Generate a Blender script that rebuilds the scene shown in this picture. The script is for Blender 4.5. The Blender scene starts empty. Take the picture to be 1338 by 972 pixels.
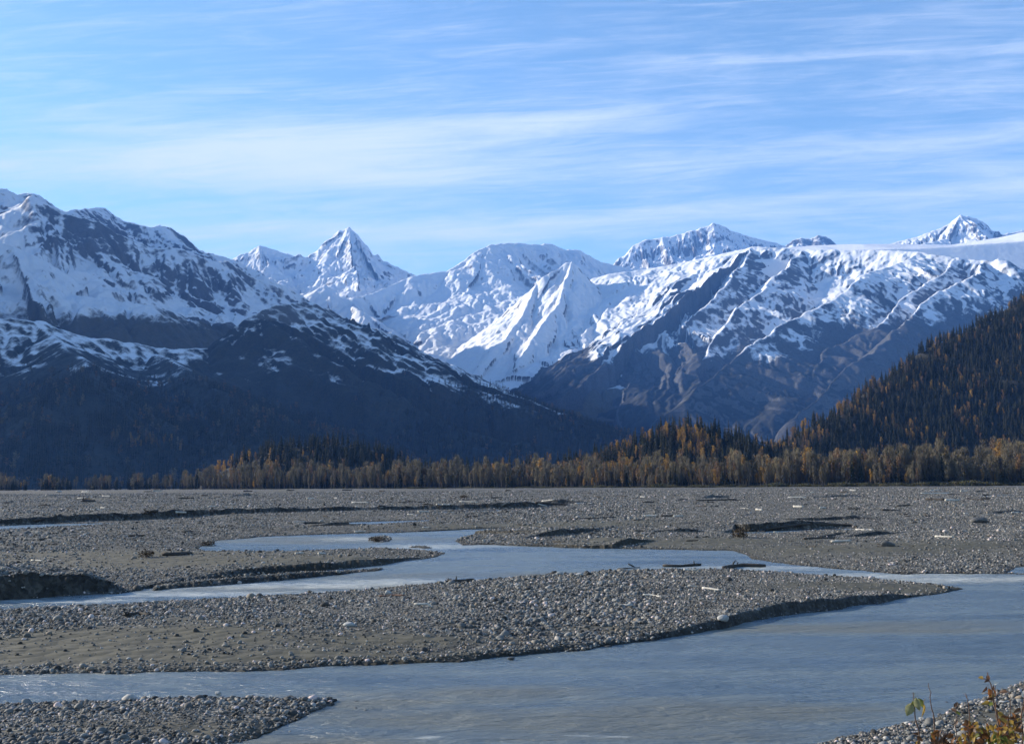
import bpy, math, random
import numpy as np
from mathutils import Matrix, Vector

SC = bpy.context.scene
COL = SC.collection
rad = math.radians
RNG = np.random.default_rng(7)

# ------------------------------------------------------------------ camera
F = 1435.0                      # focal length in photo pixels
PITCH = math.atan(151.0 / F)
ROLL = rad(0.40)
cp, sp = math.cos(PITCH), math.sin(PITCH)
FWD = np.array([0, cp, sp])
R0 = np.array([1.0, 0, 0]); U0 = np.array([0, -sp, cp])
RGT = math.cos(ROLL) * R0 - math.sin(ROLL) * U0
UPV = math.sin(ROLL) * R0 + math.cos(ROLL) * U0

cam_d = bpy.data.cameras.new('camera')
cam_d.sensor_width = 36.0
cam_d.lens = F / 1338.0 * 36.0
cam_d.clip_start = 0.1
cam_d.clip_end = 60000
cam = bpy.data.objects.new('camera', cam_d)
COL.objects.link(cam)
cam.matrix_world = Matrix(((RGT[0], UPV[0], -FWD[0], 0), (RGT[1], UPV[1], -FWD[1], 0),
                           (RGT[2], UPV[2], -FWD[2], 0), (0, 0, 0, 1)))
SC.camera = cam

def ray(px, py):
    """direction of the sight line through a point of the photograph, scaled to y = 1"""
    px = np.asarray(px, float); py = np.asarray(py, float)
    a = (px - 669.0) / F; b = (486.0 - py) / F
    d = FWD[None, :] + a.reshape(-1, 1) * RGT[None, :] + b.reshape(-1, 1) * UPV[None, :]
    return d / d[:, 1:2]

def world(px, py, depth):
    return ray([px], [py])[0] * depth

def project(P):
    f = P @ FWD; r = P @ RGT; u = P @ UPV
    return 669 + F * r / f, 486 - F * u / f

# ------------------------------------------------------------------ noise
_prm = np.random.default_rng(11).permutation(256).astype(np.int64)
_prm = np.concatenate([_prm, _prm, _prm])
_ang = np.random.default_rng(5).uniform(0, 2 * np.pi, 256)
_gx, _gy = np.cos(_ang).astype(np.float32), np.sin(_ang).astype(np.float32)

def perlin(x, y, seed=0):
    x = np.asarray(x, np.float32); y = np.asarray(y, np.float32)
    xi = np.floor(x); yi = np.floor(y)
    fx = x - xi; fy = y - yi
    xi = (xi.astype(np.int64) + seed * 17) & 255; yi = (yi.astype(np.int64) + seed * 31) & 255
    u = fx * fx * fx * (fx * (fx * 6 - 15) + 10); v = fy * fy * fy * (fy * (fy * 6 - 15) + 10)
    def g(ix, iy, dx, dy):
        h = _prm[_prm[ix & 255] + (iy & 255)]
        return _gx[h] * dx + _gy[h] * dy
    a = g(xi, yi, fx, fy); b = g(xi + 1, yi, fx - 1, fy)
    c = g(xi, yi + 1, fx, fy - 1); d = g(xi + 1, yi + 1, fx - 1, fy - 1)
    return (a + u * (b - a) + v * (c - a) + u * v * (a - b - c + d)) * 1.45

def fbm(x, y, oct=5, seed=0, gain=0.5):
    r = 0; a = 1.0; s = 0
    for i in range(oct):
        r = r + a * perlin(x, y, seed + i * 3); s += a
        x = x * 2.03; y = y * 2.03; a *= gain
    return r / s

def ridged(x, y, oct=5, seed=0, gain=0.55):
    r = 0; a = 1.0; s = 0
    for i in range(oct):
        n = 1 - np.abs(perlin(x, y, seed + i * 3)) * 1.6
        r = r + a * n; s += a
        x = x * 2.03; y = y * 2.03; a *= gain
    return r / s

def sstep(a, b, x):
    t = np.clip((x - a) / (b - a), 0, 1)
    return t * t * (3 - 2 * t)

# ------------------------------------------------------------------ object helpers
def tag(o, label, cat, group=None, kind=None):
    o['label'] = label
    o['category'] = cat
    if group: o['group'] = group
    if kind: o['kind'] = kind
    return o

def mesh_np(name, V, Fc, smooth=True, mats=(), fmat=None):
    """mesh data from numpy arrays; Fc is (n,3) or (n,4)"""
    m = bpy.data.meshes.new(name)
    V = np.ascontiguousarray(V, np.float32); Fc = np.ascontiguousarray(Fc, np.int32)
    k = Fc.shape[1]; n = len(Fc)
    m.vertices.add(len(V)); m.vertices.foreach_set('co', V.ravel())
    m.loops.add(n * k); m.loops.foreach_set('vertex_index', Fc.ravel())
    m.polygons.add(n)
    m.polygons.foreach_set('loop_start', np.arange(0, n * k, k, dtype=np.int32))
    m.polygons.foreach_set('use_smooth', np.full(n, smooth, dtype=bool))
    for mt in mats: m.materials.append(mt)
    if fmat is not None: m.polygons.foreach_set('material_index', np.asarray(fmat, np.int32))
    m.update(calc_edges=True)
    return m

def add(name, mesh, parent=None, loc=None):
    o = bpy.data.objects.new(name, mesh)
    COL.objects.link(o)
    if parent: o.parent = parent
    if loc is not None: o.location = loc
    return o

def attr(m, name, data):
    a = m.attributes.new(name, 'FLOAT', 'POINT')
    a.data.foreach_set('value', np.ascontiguousarray(data, np.float32).ravel())

def grid_faces(ny, nx):
    i = np.arange((ny - 1) * (nx - 1)); r = i // (nx - 1); c = i % (nx - 1)
    a = r * nx + c
    return np.stack([a, a + 1, a + nx + 1, a + nx], 1)

# ------------------------------------------------------------------ materials
def mat(name, rough=0.8):
    m = bpy.data.materials.new(name); m.use_nodes = True
    nt = m.node_tree; b = nt.nodes['Principled BSDF']
    b.inputs['Roughness'].default_value = rough
    b.inputs['Specular IOR Level'].default_value = 0.25
    return m, nt, b

def N(nt, t, **kw):
    n = nt.nodes.new(t)
    for k, v in kw.items():
        if k.startswith('i_'): n.inputs[k[2:].replace('_', ' ')].default_value = v
        else: setattr(n, k, v)
    return n

def ramp(nt, fac, stops, interp='LINEAR'):
    r = nt.nodes.new('ShaderNodeValToRGB'); cr = r.color_ramp; cr.interpolation = interp
    while len(cr.elements) > len(stops): cr.elements.remove(cr.elements[-1])
    while len(cr.elements) < len(stops): cr.elements.new(0.5)
    for e, (p, c) in zip(cr.elements, stops):
        e.position = p; e.color = (c[0], c[1], c[2], 1) if not isinstance(c, float) else (c, c, c, 1)
    nt.links.new(fac, r.inputs['Fac'])
    return r.outputs['Color']

def mix(nt, fac, a, b, mode='MIX'):
    m = nt.nodes.new('ShaderNodeMix'); m.data_type = 'RGBA'; m.blend_type = mode
    for s, v in ((m.inputs[0], fac), (m.inputs[6], a), (m.inputs[7], b)):
        if hasattr(v, 'links'): nt.links.new(v, s)
        elif isinstance(v, (int, float)): s.default_value = v if s.type == 'VALUE' else (v, v, v, 1)
        else: s.default_value = (*v, 1)
    return m.outputs[2]

def mth(nt, op, a, b=None, c=None, clamp=False):
    m = nt.nodes.new('ShaderNodeMath'); m.operation = op; m.use_clamp = clamp
    for s, v in zip(m.inputs, (a, b, c)):
        if v is None: continue
        if hasattr(v, 'links'): nt.links.new(v, s)
        else: s.default_value = v
    return m.outputs[0]

def coords(nt, scale=(1, 1, 1)):
    t = nt.nodes.new('ShaderNodeTexCoord'); mp = nt.nodes.new('ShaderNodeMapping')
    mp.inputs['Scale'].default_value = scale
    nt.links.new(t.outputs['Object'], mp.inputs['Vector'])
    return mp.outputs['Vector']

def noise(nt, vec, scale, detail=4, rough=0.55, dist=0.0):
    n = N(nt, 'ShaderNodeTexNoise'); n.inputs['Scale'].default_value = scale
    n.inputs['Detail'].default_value = detail; n.inputs['Roughness'].default_value = rough
    n.inputs['Distortion'].default_value = dist
    nt.links.new(vec, n.inputs['Vector'])
    return n.outputs['Fac']
# ------------------------------------------------------------------ sun, sky, render settings
SUN_AZ, SUN_EL = -69.0, 20.5          # measured from the view axis (+Y), negative is to the left
sun_dir = np.array([math.sin(rad(SUN_AZ)) * math.cos(rad(SUN_EL)), math.cos(rad(SUN_AZ)) * math.cos(rad(SUN_EL)), math.sin(rad(SUN_EL))])
sd = bpy.data.lights.new('sun', 'SUN'); sd.energy = 5.0; sd.angle = rad(0.53); sd.color = (1.0, 0.91, 0.76)
so = bpy.data.objects.new('sun', sd); COL.objects.link(so)
so.rotation_euler = Vector(sun_dir).to_track_quat('Z', 'Y').to_euler()

w = bpy.data.worlds.new('World'); SC.world = w; w.use_nodes = True
nt = w.node_tree; bg = nt.nodes['Background']
sky = nt.nodes.new('ShaderNodeTexSky'); sky.sky_type = 'NISHITA'; sky.sun_disc = False
sky.sun_elevation = rad(SUN_EL); sky.sun_rotation = rad(SUN_AZ)
sky.altitude = 100; sky.air_density = 1.0; sky.dust_density = 0.0; sky.ozone_density = 3.0
# thin cirrus: streaks on a flat cloud layer high above the valley
tc = nt.nodes.new('ShaderNodeTexCoord'); sx = nt.nodes.new('ShaderNodeSeparateXYZ')
nt.links.new(tc.outputs['Generated'], sx.inputs[0])
X, Y, Z = sx.outputs
zz = mth(nt, 'MAXIMUM', Z, 0.02)
u = mth(nt, 'DIVIDE', X, mth(nt, 'ADD', zz, 0.08)); v = mth(nt, 'DIVIDE', Y, mth(nt, 'ADD', zz, 0.08))
az = mth(nt, 'ARCTAN2', X, Y); el = mth(nt, 'ARCSINE', Z)
cv = nt.nodes.new('ShaderNodeCombineXYZ')
nt.links.new(u, cv.inputs[0]); nt.links.new(v, cv.inputs[1])
ya = mth(nt, 'MAXIMUM', mth(nt, 'ABSOLUTE', Y), 0.05)
gu = mth(nt, 'DIVIDE', X, ya); gv = mth(nt, 'DIVIDE', Z, ya)
cv2 = nt.nodes.new('ShaderNodeCombineXYZ'); nt.links.new(gu, cv2.inputs[0]); nt.links.new(gv, cv2.inputs[1])
def streak(sx_, sy_, rot, loc, scale, detail, rough, dist):
    mp = nt.nodes.new('ShaderNodeMapping'); mp.inputs['Rotation'].default_value = (0, 0, rad(rot)); mp.inputs['Location'].default_value = loc
    ms = nt.nodes.new('ShaderNodeMapping'); ms.inputs['Scale'].default_value = (sx_, sy_, 1)
    nt.links.new(cv2.outputs[0], mp.inputs[0]); nt.links.new(mp.outputs[0], ms.inputs[0])
    return noise(nt, ms.outputs[0], scale, detail, rough, dist)
n1 = streak(4.0, 26.0, -4, (3.1, 0.4, 0), 1.0, 6, 0.62, 0.9)
n2 = streak(7.0, 90.0, -3, (7.7, 2.4, 1), 1.0, 6, 0.68, 1.2)
n3 = streak(1.6, 9.0, -6, (1.7, 5.4, 2), 1.0, 4, 0.5, 0.5)
def blob(bx, by, sx_, sy_, slope, amp):
    """soft elliptical bank of cirrus centred on one direction of the sky"""
    r_ = ray([bx], [by])[0]
    da = mth(nt, 'SUBTRACT', gu, float(r_[0]))
    de = mth(nt, 'SUBTRACT', mth(nt, 'SUBTRACT', gv, float(r_[2])), mth(nt, 'MULTIPLY', da, slope))
    q = mth(nt, 'ADD', mth(nt, 'POWER', mth(nt, 'ABSOLUTE', mth(nt, 'DIVIDE', da, sx_ / F)), 2.0),
            mth(nt, 'POWER', mth(nt, 'ABSOLUTE', mth(nt, 'DIVIDE', de, sy_ / F)), 2.0))
    return mth(nt, 'MULTIPLY', mth(nt, 'EXPONENT', mth(nt, 'MULTIPLY', q, -1.0)), amp)
banks = [(430, 192, 290, 42, 0.03, 0.44), (690, 160, 130, 13, 0.06, 0.22), (250, 128, 260, 15, 0.08, 0.14), (130, 215, 300, 24, 0.0, 0.16), (520, 232, 240, 16, 0.02, 0.20),
         (1080, 73, 270, 8, 0.04, 0.19), (1240, 183, 170, 14, 0.06, 0.14), (930, 207, 190, 22, 0.08, 0.15), (950, 272, 380, 15, 0.06, 0.16), (1230, 250, 160, 10, 0.08, 0.14),
         (560, 300, 380, 16, 0.0, 0.20), (120, 28, 200, 12, 0.06, 0.10), (1200, 120, 120, 8, 0.05, 0.10)]
msk = None
for b in banks:
    q = blob(*b); msk = q if msk is None else mth(nt, 'ADD', msk, q)
base = mth(nt, 'ADD', mth(nt, 'MULTIPLY', n1, 0.50), mth(nt, 'ADD', mth(nt, 'MULTIPLY', n2, 0.55), mth(nt, 'MULTIPLY', n3, 0.25)))
cl = mth(nt, 'ADD', mth(nt, 'SUBTRACT', mth(nt, 'ADD', base, mth(nt, 'MULTIPLY', mth(nt, 'SUBTRACT', 0.33, el), 0.45)), 0.66), msk)
mr = nt.nodes.new('ShaderNodeMapRange'); mr.interpolation_type = 'SMOOTHSTEP'
nt.links.new(cl, mr.inputs['Value'])
mr.inputs['From Min'].default_value = -0.15; mr.inputs['From Max'].default_value = 0.50
mr.inputs['To Max'].default_value = 0.92
CLOUD_COL = (3.9, 4.4, 5.2)
skt = mix(nt, 1.0, sky.outputs['Color'], (0.95, 1.015, 1.02), 'MULTIPLY')
skc = mix(nt, mr.outputs[0], skt, CLOUD_COL)
nt.links.new(skc, bg.inputs['Color'])
bg.inputs['Strength'].default_value = 0.10

vs = SC.view_settings
vs.view_transform = 'Standard'; vs.look = 'None'; vs.gamma = 1.0; vs.use_curve_mapping = False
SC.display_settings.display_device = 'sRGB'
vs.exposure = 1.26
cy = SC.cycles
cy.use_denoising = True
cy.max_bounces = 5; cy.diffuse_bounces = 2; cy.glossy_bounces = 2; cy.transmission_bounces = 2
cy.transparent_max_bounces = 6; cy.volume_bounces = 0
cy.use_adaptive_sampling = True; cy.adaptive_threshold = 0.02
cy.caustics_reflective = False; cy.caustics_refractive = False
cy.sample_clamp_indirect = 4.0
SC.render.film_transparent = False
# ------------------------------------------------------------------ mountain materials
def mountain_material(name, rock_a, rock_b, veg, fine=0.02, relief=0.12):
    m, nt, b = mat(name, 0.85)
    v = coords(nt)
    n_f = noise(nt, coords(nt, (1, 1, 0.45)), fine * 3.2, 6, 0.68)
    n_c = noise(nt, v, fine * 0.25, 4, 0.6)
    n_v = noise(nt, v, fine * 7.0, 4, 0.75)
    at = N(nt, 'ShaderNodeAttribute', attribute_name='snow')
    av = N(nt, 'ShaderNodeAttribute', attribute_name='veg')
    s = mth(nt, 'ADD', at.outputs['Fac'], mth(nt, 'MULTIPLY', mth(nt, 'SUBTRACT', n_f, 0.5), 0.9))
    s = mth(nt, 'ADD', s, mth(nt, 'MULTIPLY', mth(nt, 'SUBTRACT', n_v, 0.5), 0.55))
    snow = ramp(nt, s, [(0.22, 0.0), (0.45, 0.5), (0.68, 1.0)])
    rock = ramp(nt, n_c, [(0.3, rock_a), (0.7, rock_b)])
    rock = mix(nt, 0.35, rock, ramp(nt, n_v, [(0.35, 0.03), (0.7, 0.16)]))
    vg = mth(nt, 'ADD', av.outputs['Fac'], mth(nt, 'MULTIPLY', mth(nt, 'SUBTRACT', n_f, 0.5), 0.7))
    tracks = noise(nt, coords(nt, (1, 1, 0.25)), fine * 1.1, 5, 0.7)
    vegc = mix(nt, ramp(nt, mth(nt, 'ADD', mth(nt, 'MULTIPLY', n_v, 0.6), mth(nt, 'MULTIPLY', tracks, 0.4)), [(0.36, 0.0), (0.66, 1.0)]), veg[0], veg[1])
    ground = mix(nt, ramp(nt, vg, [(0.4, 0.0), (0.6, 1.0)]), rock, vegc)
    # thin snow lets the ground show through
    snowc = ramp(nt, n_f, [(0.3, (0.63, 0.64, 0.665)), (0.7, (0.70, 0.71, 0.73))])
    col = mix(nt, snow, ground, snowc)
    nt.links.new(col, b.inputs['Base Color'])
    bp = N(nt, 'ShaderNodeBump'); bp.inputs['Strength'].default_value = 0.6; bp.inputs['Distance'].default_value = relief / fine
    nt.links.new(n_f, bp.inputs['Height']); nt.links.new(bp.outputs[0], b.inputs['Normal'])
    return m

def tent(X, Y, ridges, warp=60.0, wl=500.0, seed=0):
    """height of a mountain as the upper envelope of its ridges; each ridge is
    dict(p=[(px,py,depth)..], s=side slope, s2=slope on the far/left side)"""
    wx = X + warp * fbm(X / wl, Y / wl, 4, seed + 40); wy = Y + warp * fbm(X / wl + 9, Y / wl + 3, 4, seed + 50)
    best = np.full(X.shape, -1e9, np.float32); bt = np.zeros(X.shape, np.float32); bd = np.zeros(X.shape, np.float32); bi = np.zeros(X.shape, np.float32)
    for ri, r in enumerate(ridges):
        P = np.array([world(*q) for q in r['p']], np.float32)
        s0 = r.get('s', 0.7); sb = r.get('sb', s0); L = r.get('L', 1500.0); cur = r.get('c', 0.35)
        t0 = ri * 7777.0
        for k_, (a, b) in enumerate(zip(P[:-1], P[1:])):
            d = b - a; ln2 = d[0] ** 2 + d[1] ** 2 + 1e-6; ln = math.sqrt(ln2)
            qx = wx - a[0]; qy = wy - a[1]
            t = np.clip((qx * d[0] + qy * d[1]) / ln2, 0, 1)
            ex = qx - t * d[0]; ey = qy - t * d[1]
            dist = np.sqrt(ex * ex + ey * ey)
            side = (ex * d[1] - ey * d[0])            # > 0 : right-hand side of the ridge direction
            s = np.where(side > 0, s0, sb)
            s = np.where((t <= 0) | (t >= 1), r.get('cap', max(s0, sb)), s)
            drop = s * dist * (1 - cur * np.clip(dist / L, 0, 1))
            h = a[2] + t * d[2] - drop
            m_ = h > best
            best = np.where(m_, h, best); bt = np.where(m_, t0 + t * ln, bt); bd = np.where(m_, dist, bd); bi = np.where(m_, ri, bi)
            t0 += ln
    return best, bt, bd, bi

def erode(h, cell, drops, steps=48, batches=6, seed=1, k_er=0.3, k_dep=0.25, cap=4.0, inertia=0.25):
    """hydraulic droplet erosion, many droplets at a time"""
    g = np.random.default_rng(seed); H = (h / cell).astype(np.float64); ny, nx = H.shape
    for bch in range(batches):
        n = drops // batches
        x = g.uniform(1, nx - 3, n); y = g.uniform(1, ny - 3, n)
        dx = np.zeros(n); dy = np.zeros(n); sed = np.zeros(n); vel = np.ones(n); wat = np.ones(n)
        Hf = H.ravel()
        for st in range(steps):
            ix = x.astype(np.int64); iy = y.astype(np.int64); u = x - ix; v = y - iy
            k = iy * nx + ix
            a = Hf[k]; b = Hf[k + 1]; c = Hf[k + nx]; d = Hf[k + nx + 1]
            gx = (b - a) * (1 - v) + (d - c) * v; gy = (c - a) * (1 - u) + (d - b) * u
            h0 = a * (1 - u) * (1 - v) + b * u * (1 - v) + c * (1 - u) * v + d * u * v
            dx = dx * inertia - gx * (1 - inertia); dy = dy * inertia - gy * (1 - inertia)
            ln = np.sqrt(dx * dx + dy * dy) + 1e-9; dx /= ln; dy /= ln
            nx_ = np.clip(x + dx, 1, nx - 3); ny_ = np.clip(y + dy, 1, ny - 3)
            jx = nx_.astype(np.int64); jy = ny_.astype(np.int64); uu = nx_ - jx; vv = ny_ - jy; kk = jy * nx + jx
            h1 = Hf[kk] * (1 - uu) * (1 - vv) + Hf[kk + 1] * uu * (1 - vv) + Hf[kk + nx] * (1 - uu) * vv + Hf[kk + nx + 1] * uu * vv
            dh = h1 - h0
            capac = np.maximum(-dh, 0.01) * vel * wat * cap
            dep = np.where(dh > 0, np.minimum(sed, dh), np.where(sed > capac, (sed - capac) * k_dep, -np.minimum((capac - sed) * k_er, np.maximum(-dh, 0) * 0.6)))
            sed -= dep
            Hf = Hf + np.clip(np.bincount(np.concatenate([k, k + 1, k + nx, k + nx + 1]),
                                  np.concatenate([dep * (1 - u) * (1 - v), dep * u * (1 - v), dep * (1 - u) * v, dep * u * v]), minlength=Hf.size), -0.05, 0.05)
            vel = np.sqrt(np.maximum(vel * vel - dh * 2.0, 0.05)); vel = np.minimum(vel, 4); wat *= 0.975
            x, y = nx_, ny_
        H = Hf.reshape(ny, nx)
    H0 = h / cell
    H = H0 + blur(np.clip(H - H0, -9, 4), 1)
    return (H * cell).astype(np.float32)

def blur(h, n=1):
    for _ in range(n):
        p = np.pad(h, 1, mode='edge')
        h = (p[:-2, 1:-1] + p[2:, 1:-1] + p[1:-1, :-2] + p[1:-1, 2:] + 4 * p[1:-1, 1:-1]) / 8
    return h

def make_mountain(name, label, ridges, bounds, cell, material, sky_line=None, flute=(0, 100, 300), rough=(60, 500), drops=40000,
                  snow=lambda c: c['z'] * 0, veg=lambda c: c['z'] * 0, warp=60, wl=500, seed=0, floor=-6.0, fit_px=90.0, steps=48, extra=None, det=1.0, flo=-2000.0, slant=0.0, smooth_rid=-1):
    x0, x1, y0, y1 = bounds
    xs = np.arange(x0, x1 + cell, cell, dtype=np.float32); ys = np.arange(y0, y1 + cell, cell, dtype=np.float32)
    X, Y = np.meshgrid(xs, ys)
    h, t, d, ri = tent(X, Y, ridges, warp, wl, seed)
    t = t + np.where(ri == 0, slant, slant * 0.25) * d
    amp, lam, d0 = flute
    if amp:
        ph = 0.35 * fbm(X / 260, Y / 260, 3, seed + 3)
        f1 = 1 - np.abs(perlin(t / lam + ph, d / (lam * 7), seed + 5)) * 2
        f2 = 1 - np.abs(perlin(t / (lam * 0.43) + ph * 2, d / (lam * 4), seed + 6)) * 2
        h = h + amp * np.clip(0.75 + 1.1 * perlin(X / 420, Y / 420, seed + 4), 0.15, 1.5) * np.clip(d / np.where(ri == smooth_rid, 1500, d0), 0, 1) * np.clip((h - flo) / 450, 0.12, 1) * (f1 * 0.7 + f2 * 0.4 - 0.9)
    ra, rl = rough
    up = np.clip((h + 200) / 700, 0.15, 1)
    h = h + ra * up * (ridged(X / rl, Y / rl, 6, seed + 20) - 0.75) * np.clip(0.25 + d / 300, 0, 1)
    if extra is not None: h = extra(X, Y, h)
    h = np.maximum(h, floor - 30 + 0 * h)
    st = 0
    if drops:
        pw = 0.5 * fbm(X / 90, Y / 90, 3, seed + 8)
        st = perlin(t / 34 + pw, d / 260, seed + 9) + 0.8 * perlin(t / 17 + pw * 2, d / 150, seed + 13)
        fine = fbm(X / 42, Y / 42, 3, seed + 15)
    if drops: h = erode(h, cell, drops, steps, seed=seed + 1)
    pres = None
    if sky_line is not None:
        sl = np.array(sky_line, float)
        for it in range(3):
            P = np.stack([X.ravel(), Y.ravel(), h.ravel()], 1)
            px, py = project(P)
            bins = np.arange(sl[0, 0], sl[-1, 0] + 3, 3.0)
            k = np.clip(((px - bins[0]) / 3.0).astype(int), 0, len(bins) - 1)
            ok = (px >= bins[0]) & (px <= bins[-1])
            top = np.full(len(bins), 1e9); np.minimum.at(top, k[ok], py[ok])
            good = top < 1e8
            top = np.interp(bins, bins[good], top[good])
            tgt = np.interp(bins, sl[:, 0], sl[:, 1])
            dl = np.convolve(np.pad(tgt - top, 3, mode='edge'), np.ones(7) / 7, mode='valid')
            dpx = np.interp(px, bins, dl) * np.clip(1 - np.maximum(bins[0] - px, px - bins[-1]) / 40, 0, 1); tp = np.interp(px, bins, top)
            wgt = np.clip(1 - (py - tp) / fit_px, 0, 1)
            h = h - (dpx * wgt * Y.ravel() / F).reshape(h.shape).astype(np.float32)
    if drops:
        h = h + np.clip((h - 150) / 300, 0, 1) * (5.0 * st * np.clip(d / 60, 0, 1) + 9.0 * fine) * np.where(ri == smooth_rid, 0.3, det)
    h = np.maximum(h, floor)
    gy_, gx_ = np.gradient(blur(h, 1), cell)
    slope = np.sqrt(gx_ ** 2 + gy_ ** 2)
    lap = (blur(h, 6) - h)
    P = np.stack([X.ravel(), Y.ravel(), h.ravel()], 1)
    px, py = project(P)
    ctx = dict(X=X, Y=Y, z=h, slope=slope, lap=lap, px=px.reshape(h.shape), py=py.reshape(h.shape), t=t, d=d, ri=ri, gx=gx_, gy=gy_, st=st if drops else h * 0)
    Fc = grid_faces(*h.shape)
    # drop what lies flat on the floor
    keep = (h.ravel()[Fc] > floor + 0.01).any(1)
    me = mesh_np(name, P, Fc[keep], True, (material,))
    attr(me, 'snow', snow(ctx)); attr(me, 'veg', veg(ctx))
    o = add(name, me)
    tag(o, label, 'mountain', kind='structure')
    ctx['xs'] = xs; ctx['ys'] = ys
    return o, ctx

def sample(ctx, x, y):
    """bilinear height of a terrain at world positions"""
    xs, ys, z = ctx['xs'], ctx['ys'], ctx['z']
    c = xs[1] - xs[0]
    fx = np.clip((x - xs[0]) / c, 0, len(xs) - 1.001); fy = np.clip((y - ys[0]) / c, 0, len(ys) - 1.001)
    ix = fx.astype(int); iy = fy.astype(int); u = fx - ix; v = fy - iy
    return z[iy, ix] * (1 - u) * (1 - v) + z[iy, ix + 1] * u * (1 - v) + z[iy + 1, ix] * (1 - u) * v + z[iy + 1, ix + 1] * u * v

RK_A, RK_B = (0.045, 0.043, 0.045), (0.12, 0.115, 0.115)
M_HIGH = mountain_material('snowy_alpine_rock', RK_A, RK_B, ((0.05, 0.045, 0.03), (0.09, 0.075, 0.05)), 0.012, 0.075)
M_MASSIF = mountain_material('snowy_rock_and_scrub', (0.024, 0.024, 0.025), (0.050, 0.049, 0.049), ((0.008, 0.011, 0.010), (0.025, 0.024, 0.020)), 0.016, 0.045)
M_FRONT = mountain_material('scrub_slope', (0.045, 0.045, 0.045), (0.10, 0.095, 0.09), ((0.010, 0.014, 0.012), (0.050, 0.044, 0.032)), 0.02, 0.05)

def snow_rule(line, band, steep, soft, nl=300.0, seed=0, bias=0.0, lapk=0.02):
    """snow amount: above an uneven snow line, thinner on steep ground, deeper in hollows"""
    def f(c):
        nz = fbm(c['X'] / nl, c['Y'] / nl, 4, seed + 70)
        ln = line(c) if callable(line) else line
        a = sstep(-band, band, c['z'] - ln + nz * band * 1.6)
        s = np.clip((steep - c['slope']) / soft, -1.2, 1)
        return np.clip(a * (0.62 + 0.5 * s + bias + np.clip(c['lap'] * lapk, -0.4, 0.4) - 0.32 * c['st']) - (1 - a) * 0.4, -0.6, 1.2)
    return f

SKY_A = [(-300, 262), (-80, 258), (0, 247), (12, 248), (22, 255), (38, 252), (52, 256), (80, 276), (105, 273), (135, 271), (160, 289), (180, 294), (197, 297), (215, 294), (235, 305), (262, 328), (300, 338), (330, 352), (400, 390)]
def snow_A(c):
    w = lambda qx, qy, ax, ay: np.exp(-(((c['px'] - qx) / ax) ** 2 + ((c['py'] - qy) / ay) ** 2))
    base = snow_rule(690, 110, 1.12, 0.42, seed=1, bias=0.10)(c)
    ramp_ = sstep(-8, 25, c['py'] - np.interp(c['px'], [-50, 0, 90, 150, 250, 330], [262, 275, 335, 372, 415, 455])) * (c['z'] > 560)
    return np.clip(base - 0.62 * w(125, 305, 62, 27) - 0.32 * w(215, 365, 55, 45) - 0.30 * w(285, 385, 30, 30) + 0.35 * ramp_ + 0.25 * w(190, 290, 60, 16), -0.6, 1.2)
A, cA = make_mountain('mountain', 'tall snowy massif at the left, its near faces in blue shade', [
    dict(p=[(-520, 250, 5000), (-200, 255, 5200), (0, 246, 5400), (38, 252, 5600), (80, 276, 6300), (135, 271, 7000), (180, 294, 7000), (215, 294, 7100), (262, 328, 7200), (330, 350, 7300)], s=0.75, sb=0.8),
    dict(p=[(30, 256, 5200), (85, 280, 5300), (120, 290, 5350), (180, 315, 5450), (240, 332, 5550), (300, 343, 5700), (345, 364, 5800), (395, 392, 5900)], s=0.85, sb=0.7),
    dict(p=[(240, 332, 5550), (235, 380, 5250), (230, 425, 5000)], s=1.0),
    dict(p=[(300, 343, 5700), (290, 390, 5350), (282, 440, 5050)], s=1.0),
    dict(p=[(345, 364, 5800), (338, 405, 5450)], s=1.0),
    dict(p=[(-400, 275, 4500), (-60, 285, 4500), (20, 320, 4500), (80, 352, 4600), (150, 392, 4700), (240, 428, 4800), (330, 458, 4850)], s=0.62, sb=0.9),
    dict(p=[(20, 262, 5250), (40, 310, 5000), (70, 360, 4750)], s=0.8),
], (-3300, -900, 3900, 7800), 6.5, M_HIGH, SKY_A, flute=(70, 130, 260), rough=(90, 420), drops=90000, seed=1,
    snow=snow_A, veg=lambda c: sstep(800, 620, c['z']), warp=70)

C, cC = make_mountain('mountain', 'pointed snow pyramid standing alone on the far skyline', [
    dict(p=[(270, 345, 9700), (300, 340, 9750), (340, 320, 9820), (375, 332, 9880), (405, 335, 9920), (430, 311, 9960), (457, 298, 10000), (480, 325, 10080), (537, 358, 10250), (600, 372, 10400)], s=0.75, sb=0.9, c=0.15),
    dict(p=[(457, 298, 10000), (474, 335, 9700), (492, 370, 9300)], s=0.68),
    dict(p=[(445, 300, 10000), (428, 340, 9700), (415, 362, 9400)], s=0.7),
    dict(p=[(340, 320, 9820), (352, 345, 9550), (372, 375, 9200)], s=0.6),
], (-3100, -400, 8000, 10900), 7.5, M_HIGH, [(270, 345), (300, 339), (320, 330), (340, 320), (355, 326), (375, 332), (405, 335), (413, 324), (430, 310), (445, 300), (457, 297), (470, 310), (481, 325), (500, 340), (520, 350), (537, 358), (560, 366)],
    flute=(60, 140, 300), rough=(110, 420), drops=40000, seed=2, snow=snow_rule(300, 200, 1.3, 0.5, seed=2, bias=0.36), warp=50)

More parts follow.
